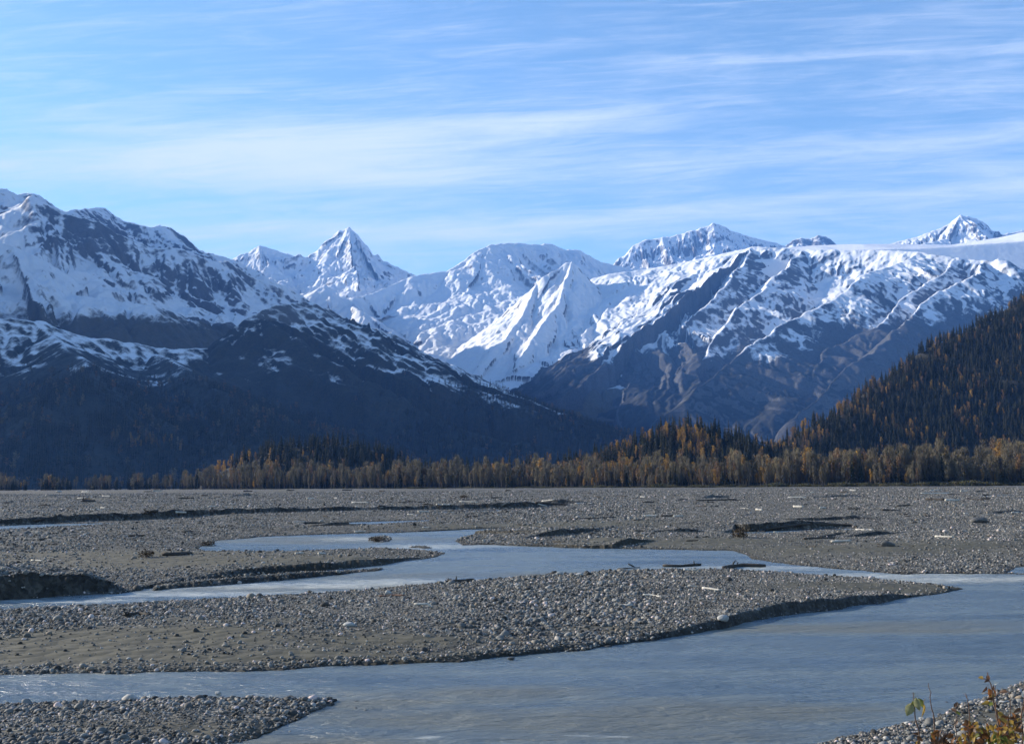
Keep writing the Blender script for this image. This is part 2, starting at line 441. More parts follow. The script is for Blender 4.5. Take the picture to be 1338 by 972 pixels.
D, cD = make_mountain('mountain', 'broad snow ridge with rocky ribs behind the sunlit middle peak', [
    dict(p=[(380, 400, 7900), (425, 371, 8000), (470, 390, 8200), (537, 361, 8500), (580, 355, 8700), (620, 328, 8900), (640, 319, 9000), (700, 319, 9300), (740, 328, 9500), (785, 343, 9700), (860, 352, 9850)], s=0.72, sb=0.8, c=0.25),
    dict(p=[(425, 371, 8000), (470, 405, 7700), (520, 432, 7450), (560, 458, 7250)], s=0.6),
    dict(p=[(580, 355, 8700), (590, 385, 8450), (588, 420, 8150)], s=0.85),
    dict(p=[(640, 319, 9000), (628, 355, 8700), (618, 395, 8350), (608, 430, 8050)], s=0.95),
    dict(p=[(690, 319, 9250), (676, 355, 8850), (655, 395, 8450)], s=0.95),
    dict(p=[(740, 328, 9500), (728, 360, 9050)], s=0.9),
], (-2100, 1600, 6800, 10300), 7.5, M_HIGH, [(425, 372), (450, 392), (480, 385), (537, 361), (560, 357), (580, 355), (600, 343), (620, 328), (640, 320), (660, 318), (680, 318), (700, 320), (720, 318), (740, 328), (752, 325), (765, 332), (785, 343), (820, 350)],
    flute=(60, 130, 280), rough=(70, 420), drops=40000, det=0.8, seed=3, snow=snow_rule(150, 150, 1.25, 0.5, seed=3, bias=0.32), warp=60)

G, cG = make_mountain('mountain', 'far jagged snowy peaks beyond the icefield on the right', [
    dict(p=[(770, 352, 11500), (800, 345, 11500), (830, 316, 11500), (860, 311, 11500), (900, 302, 11500), (930, 293, 11500), (955, 302, 11500), (985, 312, 11600), (1015, 319, 11700), (1060, 330, 11800)], s=0.9, sb=0.9, c=0.1),
    dict(p=[(930, 293, 11500), (935, 330, 11100), (925, 352, 10800)], s=1.0),
    dict(p=[(890, 304, 11500), (880, 335, 11200)], s=1.0), dict(p=[(835, 316, 11500), (830, 345, 11200)], s=1.0), dict(p=[(965, 305, 11500), (985, 340, 11100)], s=0.9),
], (700, 3200, 10500, 12000), 8.0, M_HIGH, [(780, 350), (800, 345), (815, 330), (835, 315), (860, 311), (880, 308), (900, 302), (918, 297), (926, 293), (938, 292), (955, 302), (985, 311), (1015, 318), (1040, 328)],
    flute=(70, 110, 220), rough=(110, 330), drops=30000, seed=4, snow=snow_rule(300, 150, 1.3, 0.5, seed=4, bias=0.15), warp=50)

G2, cG2 = make_mountain('mountain', 'small rocky snow peak at the upper right above the white icefield', [
    dict(p=[(1130, 330, 10000), (1160, 320, 10000), (1200, 309, 10000), (1235, 296, 10000), (1256, 281, 10000), (1272, 286, 10000), (1287, 292, 10000), (1302, 306, 10000), (1338, 300, 10100), (1420, 298, 10200)], s=0.75, sb=0.8, c=0.2),
    dict(p=[(1256, 281, 10000), (1240, 312, 9700), (1180, 325, 9500)], s=0.7), dict(p=[(1287, 292, 10000), (1290, 318, 9700)], s=0.7),
], (3000, 5400, 9300, 10500), 8.0, M_HIGH, [(1130, 328), (1160, 319), (1200, 308), (1235, 295), (1247, 284), (1256, 281), (1272, 285), (1286, 291), (1302, 305), (1322, 304), (1338, 300), (1420, 298)],
    flute=(40, 100, 220), rough=(90, 330), drops=24000, seed=5, snow=snow_rule(300, 150, 1.2, 0.45, seed=5, bias=0.15), warp=40)
G3, cG3 = make_mountain('mountain', 'tiny dark rock top poking over the icefield between two far peaks', [
    dict(p=[(1020, 322, 12000), (1036, 314, 12000), (1046, 311, 12000), (1058, 312, 12000), (1068, 307, 12000), (1078, 310, 12000), (1090, 318, 12000), (1110, 326, 12000)], s=0.8, sb=0.8, c=0.1),
], (2700, 4000, 11500, 12500), 10.0, M_HIGH, [(1025, 321), (1036, 313), (1046, 311), (1058, 312), (1068, 307), (1078, 309), (1088, 316), (1100, 324)],
    flute=(30, 100, 200), rough=(60, 300), drops=8000, seed=6, snow=snow_rule(300, 150, 0.8, 0.4, seed=6, bias=-0.1), warp=30)

def icefield_shape(X, Y, h):
    return blur(h, 10) - np.clip(6900 - Y, 0, 600) * 0.9 - np.clip(1500 - X, 0, 3000) * 0.6
ICE, cI = make_mountain('glacier', 'smooth white icefield lying along the top of the right massif', [
    dict(p=[(975, 327, 8500), (1060, 321, 8800), (1110, 319, 8800), (1160, 319, 8800), (1240, 318, 8800), (1300, 309, 8800), (1338, 302, 8800), (1450, 298, 8800)], s=0.26, sb=0.12, c=0.1, L=3000),
    dict(p=[(1300, 309, 8800), (1310, 325, 7800)], s=0.2),
], (0, 5200, 6400, 9600), 14.0, M_HIGH, [(990, 326), (1060, 321), (1110, 319), (1160, 319), (1240, 320), (1300, 311), (1338, 303), (1420, 300)],
    flute=(0, 1, 1), rough=(14, 700), drops=0, seed=7, snow=lambda c: c['z'] * 0 + 1.1, warp=90, wl=900, extra=icefield_shape)

E, cE = make_mountain('mountain', 'sunlit white middle peak rising from the valley notch', [
    dict(p=[(560, 480, 6500), (600, 452, 6700), (640, 422, 6850), (680, 390, 7000), (710, 362, 7100), (740, 343, 7200), (748, 341, 7200), (762, 358, 7150), (790, 384, 7000), (815, 398, 6900), (850, 410, 6900)], s=0.85, sb=0.75, c=0.3),
    dict(p=[(748, 341, 7200), (738, 372, 6900), (726, 402, 6600), (700, 440, 6200), (672, 480, 5850), (655, 500, 5650)], s=0.8, sb=0.75),
    dict(p=[(700, 368, 7080), (682, 405, 6700), (655, 440, 6350), (625, 470, 6050)], s=0.65, sb=0.7),
    dict(p=[(770, 366, 7100), (765, 395, 6800), (745, 425, 6450), (715, 460, 6100)], s=0.8),
    dict(p=[(792, 386, 7000), (790, 405, 6700), (765, 430, 6350)], s=0.7),
], (-700, 1300, 5000, 8000), 6.5, M_HIGH, [(580, 468), (600, 452), (640, 423), (680, 389), (710, 360), (740, 343), (748, 341), (762, 359), (790, 384), (800, 392)],
    flute=(42, 120, 240), rough=(45, 380), drops=40000, det=0.9, seed=8, snow=snow_rule(lambda c: 470 + 0 * c['z'], 60, 1.25, 0.45, seed=8, bias=0.26), veg=lambda c: sstep(640, 480, c['z']), warp=45, wl=400)

SNOW_PX = np.array([(600, 505), (660, 497), (690, 470), (740, 452), (800, 470), (850, 452), (900, 440), (930, 470), (990, 450), (1030, 470), (1060, 470), (1090, 425), (1150, 425), (1200, 425), (1250, 412), (1338, 405), (1500, 400)], float)
def snow_H(c):
    ln = np.interp(c['px'], SNOW_PX[:, 0], SNOW_PX[:, 1])
    nz = fbm(c['X'] / 260, c['Y'] / 260, 4, 77)
    a = sstep(-26, 26, ln - c['py'] + nz * 40)
    s = np.clip((1.02 - c['slope']) / 0.42, -1.2, 1)
    left = np.clip(c['gx'] * 0.75, -0.45, 0.5)
    return np.clip(a * (0.62 + 0.45 * s + left + np.clip(c['lap'] * 0.035, -0.4, 0.4) - 0.30 * c['st']) - (1 - a) * 0.35 + (1 - a) * np.clip(c['lap'] * 0.03, 0, 0.5), -0.6, 1.2)
H, cH = make_mountain('mountain', 'long snow-capped massif with dark ribbed flanks filling the right', [
    dict(p=[(985, 321, 7100), (1030, 325, 7000), (1100, 327, 6800), (1160, 326, 6650), (1200, 328, 6550), (1240, 336, 6400), (1290, 341, 6250), (1312, 338, 6200), (1345, 356, 6100), (1420, 372, 5900), (1560, 390, 5600)], s=0.80, sb=0.35, c=0.3),
    dict(p=[(985, 321, 7100), (940, 332, 7250), (900, 341, 7350), (840, 352, 7400), (800, 357, 7400), (770, 366, 7400), (735, 378, 7400)], s=0.3, sb=0.46, c=0.0, L=3000, cap=1.1),
    dict(p=[(862, 400, 6700), (835, 436, 6080), (790, 490, 5620), (730, 522, 5350)], s=0.8, sb=0.7),
    dict(p=[(1200, 328, 6550), (1160, 343, 6350), (1115, 368, 6050), (1062, 402, 5700), (1005, 440, 5350), (945, 480, 5000), (895, 520, 4750), (855, 556, 4600)], s=1.0, sb=0.55),
    dict(p=[(1050, 326, 6950), (1020, 352, 6600), (985, 388, 6200), (955, 420, 5900), (915, 462, 5550), (865, 515, 5250)], s=1.0, sb=0.6),
    dict(p=[(985, 321, 7100), (965, 352, 6700), (930, 392, 6250), (893, 425, 5950), (850, 470, 5650), (790, 530, 5350)], s=0.95, sb=0.6),
    dict(p=[(1295, 341, 6250), (1262, 362, 5950), (1205, 398, 5550), (1150, 438, 5200), (1095, 485, 4850), (1040, 540, 4550)], s=1.05, sb=0.6),
    dict(p=[(1250, 337, 6380), (1205, 372, 6000), (1150, 412, 5600), (1090, 455, 5250), (1020, 515, 4900)], s=1.0, sb=0.6),
    dict(p=[(1345, 356, 6100), (1318, 385, 5800), (1270, 430, 5400), (1210, 490, 4950)], s=1.0, sb=0.7),
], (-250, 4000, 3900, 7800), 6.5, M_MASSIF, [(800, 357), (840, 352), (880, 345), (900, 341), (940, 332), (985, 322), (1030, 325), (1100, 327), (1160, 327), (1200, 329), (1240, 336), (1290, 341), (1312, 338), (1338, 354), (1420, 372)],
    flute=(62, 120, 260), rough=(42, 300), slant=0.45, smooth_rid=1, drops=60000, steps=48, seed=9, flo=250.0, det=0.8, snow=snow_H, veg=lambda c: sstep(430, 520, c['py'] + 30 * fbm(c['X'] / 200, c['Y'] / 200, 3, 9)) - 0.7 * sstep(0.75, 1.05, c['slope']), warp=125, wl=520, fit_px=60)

B, cB = make_mountain('mountain', 'dark forested shoulder in shadow sloping down to the valley mouth', [
    dict(p=[(-420, 420, 2650), (-100, 418, 2750), (0, 413, 2850), (60, 420, 2900), (120, 440, 2980), (200, 452, 3080), (270, 455, 3180), (310, 425, 3260), (345, 404, 3330), (365, 397, 3400), (405, 394, 3530), (450, 415, 3700), (520, 440, 3950), (560, 465, 4100), (620, 490, 4320), (660, 510, 4450), (720, 535, 4660), (770, 551, 4830), (815, 567, 4980), (870, 596, 5100)], s=0.55, sb=0.8, c=0.55, L=2400),
    dict(p=[(60, 420, 3000), (90, 455, 2600), (130, 500, 2150)], s=0.5, sb=0.4, c=0.5, L=1500),
    dict(p=[(180, 452, 3130), (230, 475, 2800), (290, 515, 2400), (350, 560, 2000)], s=0.5, sb=0.35, c=0.5, L=1500),
], (-2300, 900, 1100, 5600), 6.5, M_FRONT, [(300, 430), (330, 411), (350, 402), (365, 396), (405, 394), (450, 415), (520, 440), (560, 465), (620, 490), (660, 510), (720, 535), (770, 551), (815, 567)],
    flute=(26, 150, 300), rough=(36, 420), drops=100000, steps=60, seed=10,
    snow=snow_rule(lambda c: np.interp(c['px'], [-300, 0, 200, 330, 400, 520, 600, 700, 820], [250, 265, 290, 360, 340, 280, 230, 200, 260]), 130, 0.66, 0.35, nl=90, seed=10, bias=-0.10, lapk=0.05),
    veg=lambda c: sstep(620, 420, c['z'] + 60 * fbm(c['X'] / 250, c['Y'] / 250, 3, 5)), warp=70, wl=450, fit_px=50)

# unseen ridge added beyond the left edge, raised to throw shadow on the shoulder
def plain_ridge(pts): 
    return [((669 + F * x / y), 486 - F * ((z - y * math.tan(PITCH)) / y) * 0.99, y) for x, y, z in pts]
O, cO = make_mountain('mountain', 'unseen high ridge added beyond the left edge to shade the forested shoulder', [
    dict(p=plain_ridge([(-2500, 2200, 550), (-2700, 2500, 950), (-3000, 2900, 1250), (-3300, 3500, 1600), (-3350, 4200, 1850), (-3600, 4800, 1800), (-4000, 5300, 1500)]), s=1.05, sb=1.05, c=0.1),
], (-5200, -1900, 1300, 5600), 25.0, M_HIGH, None, flute=(60, 150, 300), rough=(80, 500), drops=6000, seed=12, snow=snow_rule(650, 110, 1.1, 0.4, seed=12), veg=lambda c: sstep(800, 620, c['z']))
# ------------------------------------------------------------------ the air of the valley
def haze_box(x0, x1, y0, y1, z0, z1, density, color):
    V = np.array([(x, y, z) for z in (z0, z1) for y in (y0, y1) for x in (x0, x1)], np.float32)
    Fc = np.array([(0, 2, 3, 1), (4, 5, 7, 6), (0, 1, 5, 4), (2, 6, 7, 3), (0, 4, 6, 2), (1, 3, 7, 5)])
    m = bpy.data.materials.new('valley_air'); m.use_nodes = True
    nt = m.node_tree; nt.nodes.clear()
    out = nt.nodes.new('ShaderNodeOutputMaterial'); pv = nt.nodes.new('ShaderNodeVolumePrincipled')
    pv.inputs['Color'].default_value = (*color, 1); pv.inputs['Density'].default_value = density
    pv.inputs['Anisotropy'].default_value = 0.0
    nt.links.new(pv.outputs[0], out.inputs['Volume'])
    o = add('haze', mesh_np('haze', V, Fc, False, (m,)))
    tag(o, 'pale blue haze hanging over the whole valley', 'haze', kind='stuff')
haze_box(-9000, 9000, -400, 15500, -9, 2700, 4.1e-5, (0.14, 0.37, 1.0))
# ------------------------------------------------------------------ river plain: water level, channels, gravel bars
def z_water(d):
    return -5.0 + 4.4 * (1 - np.exp(-np.maximum(np.asarray(d, float) - 60, 0) / 260.0))

def on_water(px, py):
    """where the sight line through a photo point meets the water level"""
    r = ray([px], [py])[0]
    lo, hi = 4.0, 1600.0
    f = lambda d: r[2] * d - z_water(d)
    if f(hi) > 0: 
        ds = np.linspace(lo, hi, 4000); k = np.where(f(ds) < 0)[0]
        return r * (ds[k[0]] if len(k) else hi)
    for _ in range(60):
        m = 0.5 * (lo + hi)
        if f(m) > 0: lo = m
        else: hi = m
    return r * lo

def poly_world(pts):
    return np.array([on_water(*p)[:2] for p in pts])

CHANNELS = [
    # near river, its narrow left arm and the wide pool that feeds it
    [(-200, 884), (0, 882), (100, 882), (200, 879), (330, 876), (450, 870), (520, 866), (600, 863), (680, 857), (760, 850), (830, 841), (900, 830), (950, 820),
     (1000, 808), (1080, 797), (1150, 788), (1200, 780), (1240, 774), (1262, 769), (1235, 765), (1180, 760), (1130, 755), (1060, 751), (1010, 747), (960, 744), (870, 744),
     (800, 746), (740, 750), (680, 754), (640, 758), (570, 762), (500, 769), (430, 775), (330, 780), (250, 785), (170, 789), (60, 794), (0, 798), (-200, 808),
     (-200, 792), (0, 784), (60, 781), (150, 776), (215, 766), (330, 753), (430, 745), (500, 738), (540, 732), (572, 727), (584, 722), (540, 718), (500, 716), (440, 719),
     (330, 721), (272, 720), (264, 716), (275, 711), (290, 706), (340, 701), (400, 699), (470, 697), (525, 696), (600, 692), (655, 690), (660, 693), (612, 699), (596, 706), (604, 712), (640, 712),
     (700, 714), (760, 716), (830, 717), (900, 719), (960, 720), (975, 725), (985, 730), (1010, 735), (1080, 742), (1130, 747), (1190, 750), (1338, 750), (1500, 750),
     (1700, 760), (1700, 830), (1500, 860), (1338, 889), (1300, 905), (1270, 917), (1230, 934), (1180, 945), (1120, 960), (1060, 972), (985, 992), (900, 1012), (700, 1070), (300, 1150), (-500, 1170),
     (-500, 1090), (0, 1060), (120, 1030), (240, 1000), (312, 973), (335, 964), (372, 950), (402, 935), (430, 921), (442, 913), (300, 912), (150, 916), (0, 920), (-200, 923)],
    [(-100, 697), (0, 693), (40, 690.5), (90, 687.5), (150, 684.5), (150, 683), (60, 685), (0, 687), (-100, 690)],
    [(560, 671), (620, 669.3), (680, 666.8), (680, 665.6), (620, 667.4), (565, 669.5)],
    [(1000, 698), (1060, 695), (1112, 692), (1112, 690.5), (1050, 692), (1000, 694)],
    [(960, 697), (1000, 698), (1000, 695), (962, 694)],
    [(1318, 748), (1330, 749), (1400, 749), (1400, 741), (1330, 741)],
    [(400, 688), (480, 686), (560, 681), (560, 679.5), (470, 682), (400, 685)],
    [(1270, 650), (1400, 648), (1400, 646.5), (1280, 647.5)],
]
ISLETS = [
    [(203, 772), (250, 767), (330, 761), (400, 755), (450, 750), (490, 746), (502, 742), (485, 743), (440, 748.5), (400, 751), (330, 757), (250, 763), (205, 769)],
    [(480, 706), (498, 709), (512, 708), (514, 702), (500, 699.5), (482, 702)],
    [(536, 715.5), (552, 717), (564, 716), (560, 714), (540, 713.5)],
    [(425, 922), (436, 922), (440, 919), (428, 917)],
]
# cut banks: (photo points along the foot of the bank, bank height in metres at each point, how far it stays high behind)
CUTS = [
    ([(-60, 788), (0, 783.5), (60, 780.5), (110, 777), (150, 775), (168, 772)], [1.3, 1.2, 1.2, 1.1, 0.6, 0.1], 14),
    ([(-100, 689.5), (0, 686.5), (120, 682), (300, 676.5), (400, 673), (540, 668.5), (690, 664.5), (760, 662)], [0.8, 0.6, 0.85, 0.95, 0.75, 0.7, 0.9, 0.1], 30),
    ([(160, 770), (215, 765), (330, 752.5), (430, 744.5), (500, 737), (540, 731)], [0.1, 0.2, 0.35, 0.4, 0.35, 0.1], 8),
    ([(200, 772), (250, 767), (330, 761), (400, 755), (490, 746)], [0.1, 0.22, 0.25, 0.2, 0.05], 4),
    ([(680, 706.5), (720, 705), (760, 701), (815, 695)], [0.1, 0.5, 0.55, 0.1], 14),
    ([(798, 717.5), (825, 714), (862, 710)], [0.2, 0.5, 0.1], 8),
    ([(940, 699), (985, 694.5), (1050, 691.5), (1118, 689)], [0.1, 0.6, 0.75, 0.2], 18),
    ([(955, 690), (1030, 686), (1120, 683.5), (1160, 684)], [0.1, 0.45, 0.6, 0.1], 16),
    ([(1105, 705), (1150, 702.5), (1205, 700)], [0.1, 0.4, 0.1], 10),
    ([(700, 661), (735, 660.5), (778, 660)], [0.2, 0.8, 0.2], 20),
    ([(905, 656), (935, 653.5), (965, 651.5)], [0.1, 0.9, 0.2], 20),
    ([(740, 679.5), (775, 678.5), (803, 676.5)], [0.1, 0.4, 0.1], 14),
    ([(1040, 654), (1100, 651.5), (1160, 650)], [0.1, 0.6, 0.1], 24),
    ([(1280, 676), (1310, 674.5), (1345, 673)], [0.1, 0.5, 0.4], 14),
    ([(400, 689.5), (440, 687.5), (478, 685.5)], [0.15, 0.4, 0.1], 12),
    ([(560, 658), (640, 656), (660, 655)], [0.1, 0.6, 0.1], 20),
    ([(40, 657), (90, 656), (120, 655)], [0.1, 0.5, 0.1], 20),
    ([(275, 651), (325, 649.5), (365, 649)], [0.1, 0.8, 0.1], 24),
    ([(800, 701), (900, 698), (940, 697)], [0.1, 0.4, 0.1], 10),
    ([(930, 681), (980, 679), (1010, 677)], [0.1, 0.4, 0.1], 12),
    ([(1060, 706), (1100, 703), (1140, 700)], [0.1, 0.3, 0.1], 8),
    ([(820, 842), (900, 829.5), (950, 819.5), (1000, 807.5), (1080, 796.5), (1150, 787.5), (1190, 781)], [0.1, 0.2, 0.3, 0.36, 0.38, 0.3, 0.1], 5),
    ([(560, 865), (680, 856.5), (760, 849.5), (830, 841)], [0.05, 0.1, 0.12, 0.12], 4),
]
# sandy patches: (photo point, half size along x in metres, half size in depth)
SANDS = [((150, 845), 9.0, 3.0), ((60, 862), 9, 2.4), ((330, 862), 8, 1.5), ((1190, 772), 8, 2.6), ((1130, 772), 5, 2), ((280, 740), 14, 6), ((900, 712), 10, 5), ((1130, 722), 14, 6), ((1060, 720), 12, 4), ((430, 848), 6, 1.6), ((700, 690), 16, 8), ((180, 730), 14, 6)]

def seg_dist(x, y, A, closed=True):
    """distance to a polyline, nearest arc position (index + t) and, if closed, inside test"""
    B = np.roll(A, -1, 0) if closed else A[1:]
    S = A if closed else A[:-1]
    best = np.full(x.shape, 1e12, np.float32); pos = np.zeros(x.shape, np.float32); ins = np.zeros(x.shape, bool)
    for i, (a, b) in enumerate(zip(S, B)):
        dx, dy = b - a; l2 = dx * dx + dy * dy + 1e-9
        t = np.clip(((x - a[0]) * dx + (y - a[1]) * dy) / l2, 0, 1)
        q = (x - a[0] - t * dx) ** 2 + (y - a[1] - t * dy) ** 2
        m = q < best; best = np.where(m, q, best); pos = np.where(m, i + t, pos)
        if closed and abs(dy) > 1e-9:
            c = ((a[1] > y) != (b[1] > y)) & (x < dx * (y - a[1]) / dy + a[0])
            ins ^= c
    return np.sqrt(best), pos, ins

CH_W = [poly_world(p) for p in CHANNELS]; IS_W = [poly_world(p) for p in ISLETS]
CUT_W = [(poly_world(c[0]), np.array(c[1], np.float32), c[2]) for c in CUTS]

def edge_field(x, y):
    """signed distance to the water's edge: positive on land, negative in the river"""
    # the waterline wanders a little between the traced points
    k = np.clip(y / 60.0, 0.4, 4)
    x = x + 0.35 * k * perlin(x / (2.2 * k), y / (2.2 * k), 61) ; y = y + 0.35 * k * perlin(x / (2.2 * k), y / (2.2 * k), 63)
    x = x + 0.12 * k * perlin(x / (0.6 * k), y / (0.6 * k), 65); y = y + 0.12 * k * perlin(x / (0.6 * k), y / (0.6 * k), 67)
    sd = np.full(x.shape, 1e6, np.float32)
    for A in CH_W:
        d, p, i = seg_dist(x, y, A); sd = np.minimum(sd, np.where(i, -d, d))
    for A in IS_W:
        d, p, i = seg_dist(x, y, A); sd = np.maximum(sd, np.where(i, d, -d))
    return sd

def ground_height(x, y):
    e = edge_field(x, y)
    r = np.hypot(x, y)
    far = np.clip(r / 60, 1, 5)
    zw = z_water(y)
    bar = 0.42 * (1 - np.exp(-np.maximum(e, 0) * 0.16 / far ** 0.3)) + 0.05 * np.clip(e / 0.4, 0, 1)
    und = fbm(x / 14, y / 9, 4, 21) * 0.16 + fbm(x / 45, y / 30, 3, 22) * 0.22 + fbm(x / 2.2, y / 2.2, 3, 25) * 0.035
    land = zw + bar + und * np.clip(e / 6, 0, 1) * np.clip(far * 0.8, 1, 1.4)
    cutm = np.zeros(x.shape, np.float32)
    for A, hts, L in CUT_W:
        mn = A.min(0) - 3 * L; mx = A.max(0) + 4 * L
        m = (x > mn[0]) & (x < mx[0]) & (y > mn[1]) & (y < mx[1])
        if not m.any(): continue
        xs, ys = x[m], y[m]
        n = 0.25 * (np.clip(ys / 60, 0.5, 4)) * perlin(xs / 2.5, ys / 2.5, 33)
        d, pos, _ = seg_dist(xs, ys + n, A, closed=False)
        i = np.clip(pos.astype(int), 0, len(A) - 2); t = pos - i
        seg = A[i + 1] - A[i]
        side = seg[:, 0] * (ys + n - A[i, 1]) - seg[:, 1] * (xs - A[i, 0])     # > 0 behind the line (lines run left to right)
        hh = hts[i] * (1 - t) + hts[i + 1] * t
        hh = hh * (1.0 + 0.22 * perlin(xs / 6, ys / 6, 35) + 0.20 * perlin(xs / 1.6, ys / 1.6, 36))
        endd = (pos <= 0) | (pos >= len(A) - 1)
        hh = np.where(endd, hh * np.exp(-d / 2.0), hh)
        wdt = np.clip(ys / 420, 0.18, 2.0)
        up = np.where(side > 0, np.clip(d / wdt, 0, 1) * np.exp(-(d / L) ** 2), 0) * hh
        cutm[m] = np.maximum(cutm[m], up)
    land = np.maximum(land, np.where(cutm > 0.01, np.maximum(land, zw) * 0 + zw + bar * 0.5 + cutm, land))
    # the near bank on the camera's side climbs to the road
    near = (y < 34) & (e > 0) & ~((x < -3) & (y > 15.5))
    land = np.where(near, land + np.clip(e - 7, 0, 30) * 0.22, land)
    # dry land between the outermost trees rises gently
    land = land + np.clip(r - 560, 0, 4000) * 0.0015
    wat = zw - 0.06 - np.minimum(-e * 0.10, 0.7)
    return np.where(e > 0, land, wat), e, cutm

# screen-adapted polar grid: finer near the river, coarse in the distance
azs = np.concatenate([np.linspace(-60, -29, 60)[:-1], np.linspace(-29, 29, 1000), np.linspace(29, 60, 60)[1:]])
ang = np.concatenate([np.linspace(60, 14, 60)[:-1], np.linspace(14, 4.2, 320)[:-1], np.linspace(4.2, 0.25, 800)])
dd = 5.2 / np.tan(np.radians(ang))
dd = np.concatenate([dd[dd < 500], np.geomspace(500, 15000, 70)])
AZ, DD = np.meshgrid(np.radians(azs), dd)
GX = np.tan(np.clip(AZ, -1.3, 1.3)) * DD; GY = DD
GX = GX.astype(np.float32); GY = GY.astype(np.float32)
GZ, GE, GC = ground_height(GX.ravel(), GY.ravel())
Pg = np.stack([GX.ravel(), GY.ravel(), GZ], 1)

def sand_amount(x, y):
    """0..1 share of bare sand and silt: a few big patches and many small uneven ones"""
    snd = np.zeros(x.shape, np.float32)
    for (p, a_, b_) in SANDS:
        c = on_water(*p); snd = np.maximum(snd, np.exp(-(((x - c[0]) / a_) ** 2 + ((y - c[1]) / b_) ** 2) ** 1.5))
    snd = np.clip(snd + 0.55 * fbm(x / 4, y / 2.2, 4, 91) * (snd > 0.03), 0, 1)
    k = np.clip(y / 60, 0.7, 4)
    pat = fbm(x / (11 * k), y / (4.5 * k), 5, 93)
    return np.maximum(snd, 0.8 * sstep(0.16, 0.42, pat))
sand = sand_amount(Pg[:, 0], Pg[:, 1])

m, nt, b = mat('river_gravel', 0.9)
v = coords(nt)
geo = N(nt, 'ShaderNodeAttribute', attribute_name='sand')
wet = N(nt, 'ShaderNodeAttribute', attribute_name='wet')  # waterline moisture, plus shade painted on the cut-bank faces
vor = N(nt, 'ShaderNodeTexVoronoi'); vor.inputs['Scale'].default_value = 6.0; nt.links.new(v, vor.inputs['Vector'])
vor2 = N(nt, 'ShaderNodeTexVoronoi'); vor2.inputs['Scale'].default_value = 1.6; nt.links.new(v, vor2.inputs['Vector'])
sepc = nt.nodes.new('ShaderNodeSeparateColor'); nt.links.new(vor.outputs['Color'], sepc.inputs[0])
sepd = nt.nodes.new('ShaderNodeSeparateColor'); nt.links.new(vor2.outputs['Color'], sepd.inputs[0])
peb = ramp(nt, mth(nt, 'ADD', mth(nt, 'MULTIPLY', sepc.outputs[0], 0.5), mth(nt, 'MULTIPLY', sepd.outputs[1], 0.5)),
           [(0.0, (0.039, 0.038, 0.035)), (0.45, (0.079, 0.077, 0.070)), (0.75, (0.139, 0.135, 0.123)), (1.0, (0.28, 0.27, 0.25))])
patch = noise(nt, coords(nt, (0.06, 0.16, 0.1)), 1.0, 6, 0.65)
peb = mix(nt, 1.0, peb, ramp(nt, patch, [(0.3, (0.62, 0.62, 0.62)), (0.7, (1.18, 1.16, 1.12))]), 'MULTIPLY')
sandc = ramp(nt, noise(nt, v, 1.4, 6, 0.7), [(0.3, (0.050, 0.047, 0.034)), (0.7, (0.088, 0.082, 0.060))])
col = mix(nt, geo.outputs['Fac'], peb, sandc)
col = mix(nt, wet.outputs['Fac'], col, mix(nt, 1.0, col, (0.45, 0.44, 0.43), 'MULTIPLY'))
nt.links.new(col, b.inputs['Base Color'])
bmp = N(nt, 'ShaderNodeBump'); bmp.inputs['Strength'].default_value = 0.9; bmp.inputs['Distance'].default_value = 0.09
hgt = mix(nt, geo.outputs['Fac'], vor.outputs['Distance'], 0.3)
nt.links.new(mth(nt, 'MULTIPLY', hgt, -1.0), bmp.inputs['Height'])
bm2 = N(nt, 'ShaderNodeBump'); bm2.inputs['Strength'].default_value = 0.7; bm2.inputs['Distance'].default_value = 0.12
nt.links.new(mth(nt, 'MULTIPLY', vor2.outputs['Distance'], -1.0), bm2.inputs['Height']); nt.links.new(bmp.outputs[0], bm2.inputs['Normal'])
nt.links.new(bm2.outputs[0], b.inputs['Normal'])
M_GRAVEL = m
me = mesh_np('ground', Pg, grid_faces(*GX.shape), True, (M_GRAVEL,))
attr(me, 'sand', sand)
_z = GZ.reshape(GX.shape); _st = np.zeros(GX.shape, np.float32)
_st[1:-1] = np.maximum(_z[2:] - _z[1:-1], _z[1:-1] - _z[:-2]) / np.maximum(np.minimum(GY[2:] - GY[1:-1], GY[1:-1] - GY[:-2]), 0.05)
cut_shade = sstep(0.35, 0.8, _st).ravel() * (GC > 0.05)  # shade of the steep cut-bank faces, put into the colour as darkening
attr(me, 'wet', np.maximum(cut_shade, sstep(0.9, 0.0, GE / np.clip(Pg[:, 1] / 60, 0.5, 2)) * (GZ < z_water(Pg[:, 1]) + 0.2)))  # painted bank shade joined with the real moisture along the waterline
ground = add('ground', me)
tag(ground, 'grey gravel river plain crossed by braided channels', 'ground', kind='structure')

# ------------------------------------------------------------------ water
m, nt, b = mat('glacial_water', 0.08)
v = coords(nt)
mk = noise(nt, coords(nt, (0.07, 0.30, 1)), 1.0, 5, 0.6, 0.8)
sh = N(nt, 'ShaderNodeAttribute', attribute_name='shoal')
shf = ramp(nt, mth(nt, 'ADD', sh.outputs['Fac'], mth(nt, 'MULTIPLY', mth(nt, 'SUBTRACT', mk, 0.5), 1.2)), [(0.22, 0.0), (0.85, 1.0)])
silt = ramp(nt, mk, [(0.3, (0.088, 0.138, 0.190)), (0.7, (0.145, 0.172, 0.165))])
at = N(nt, 'ShaderNodeAttribute', attribute_name='rapid')
fo = noise(nt, coords(nt, (0.8, 4.5, 1)), 1.3, 6, 0.78)
foam = ramp(nt, mth(nt, 'ADD', mth(nt, 'MULTIPLY', at.outputs['Fac'], 0.35), mth(nt, 'MULTIPLY', fo, 0.8)), [(0.66, 0.0), (0.78, 1.0)])
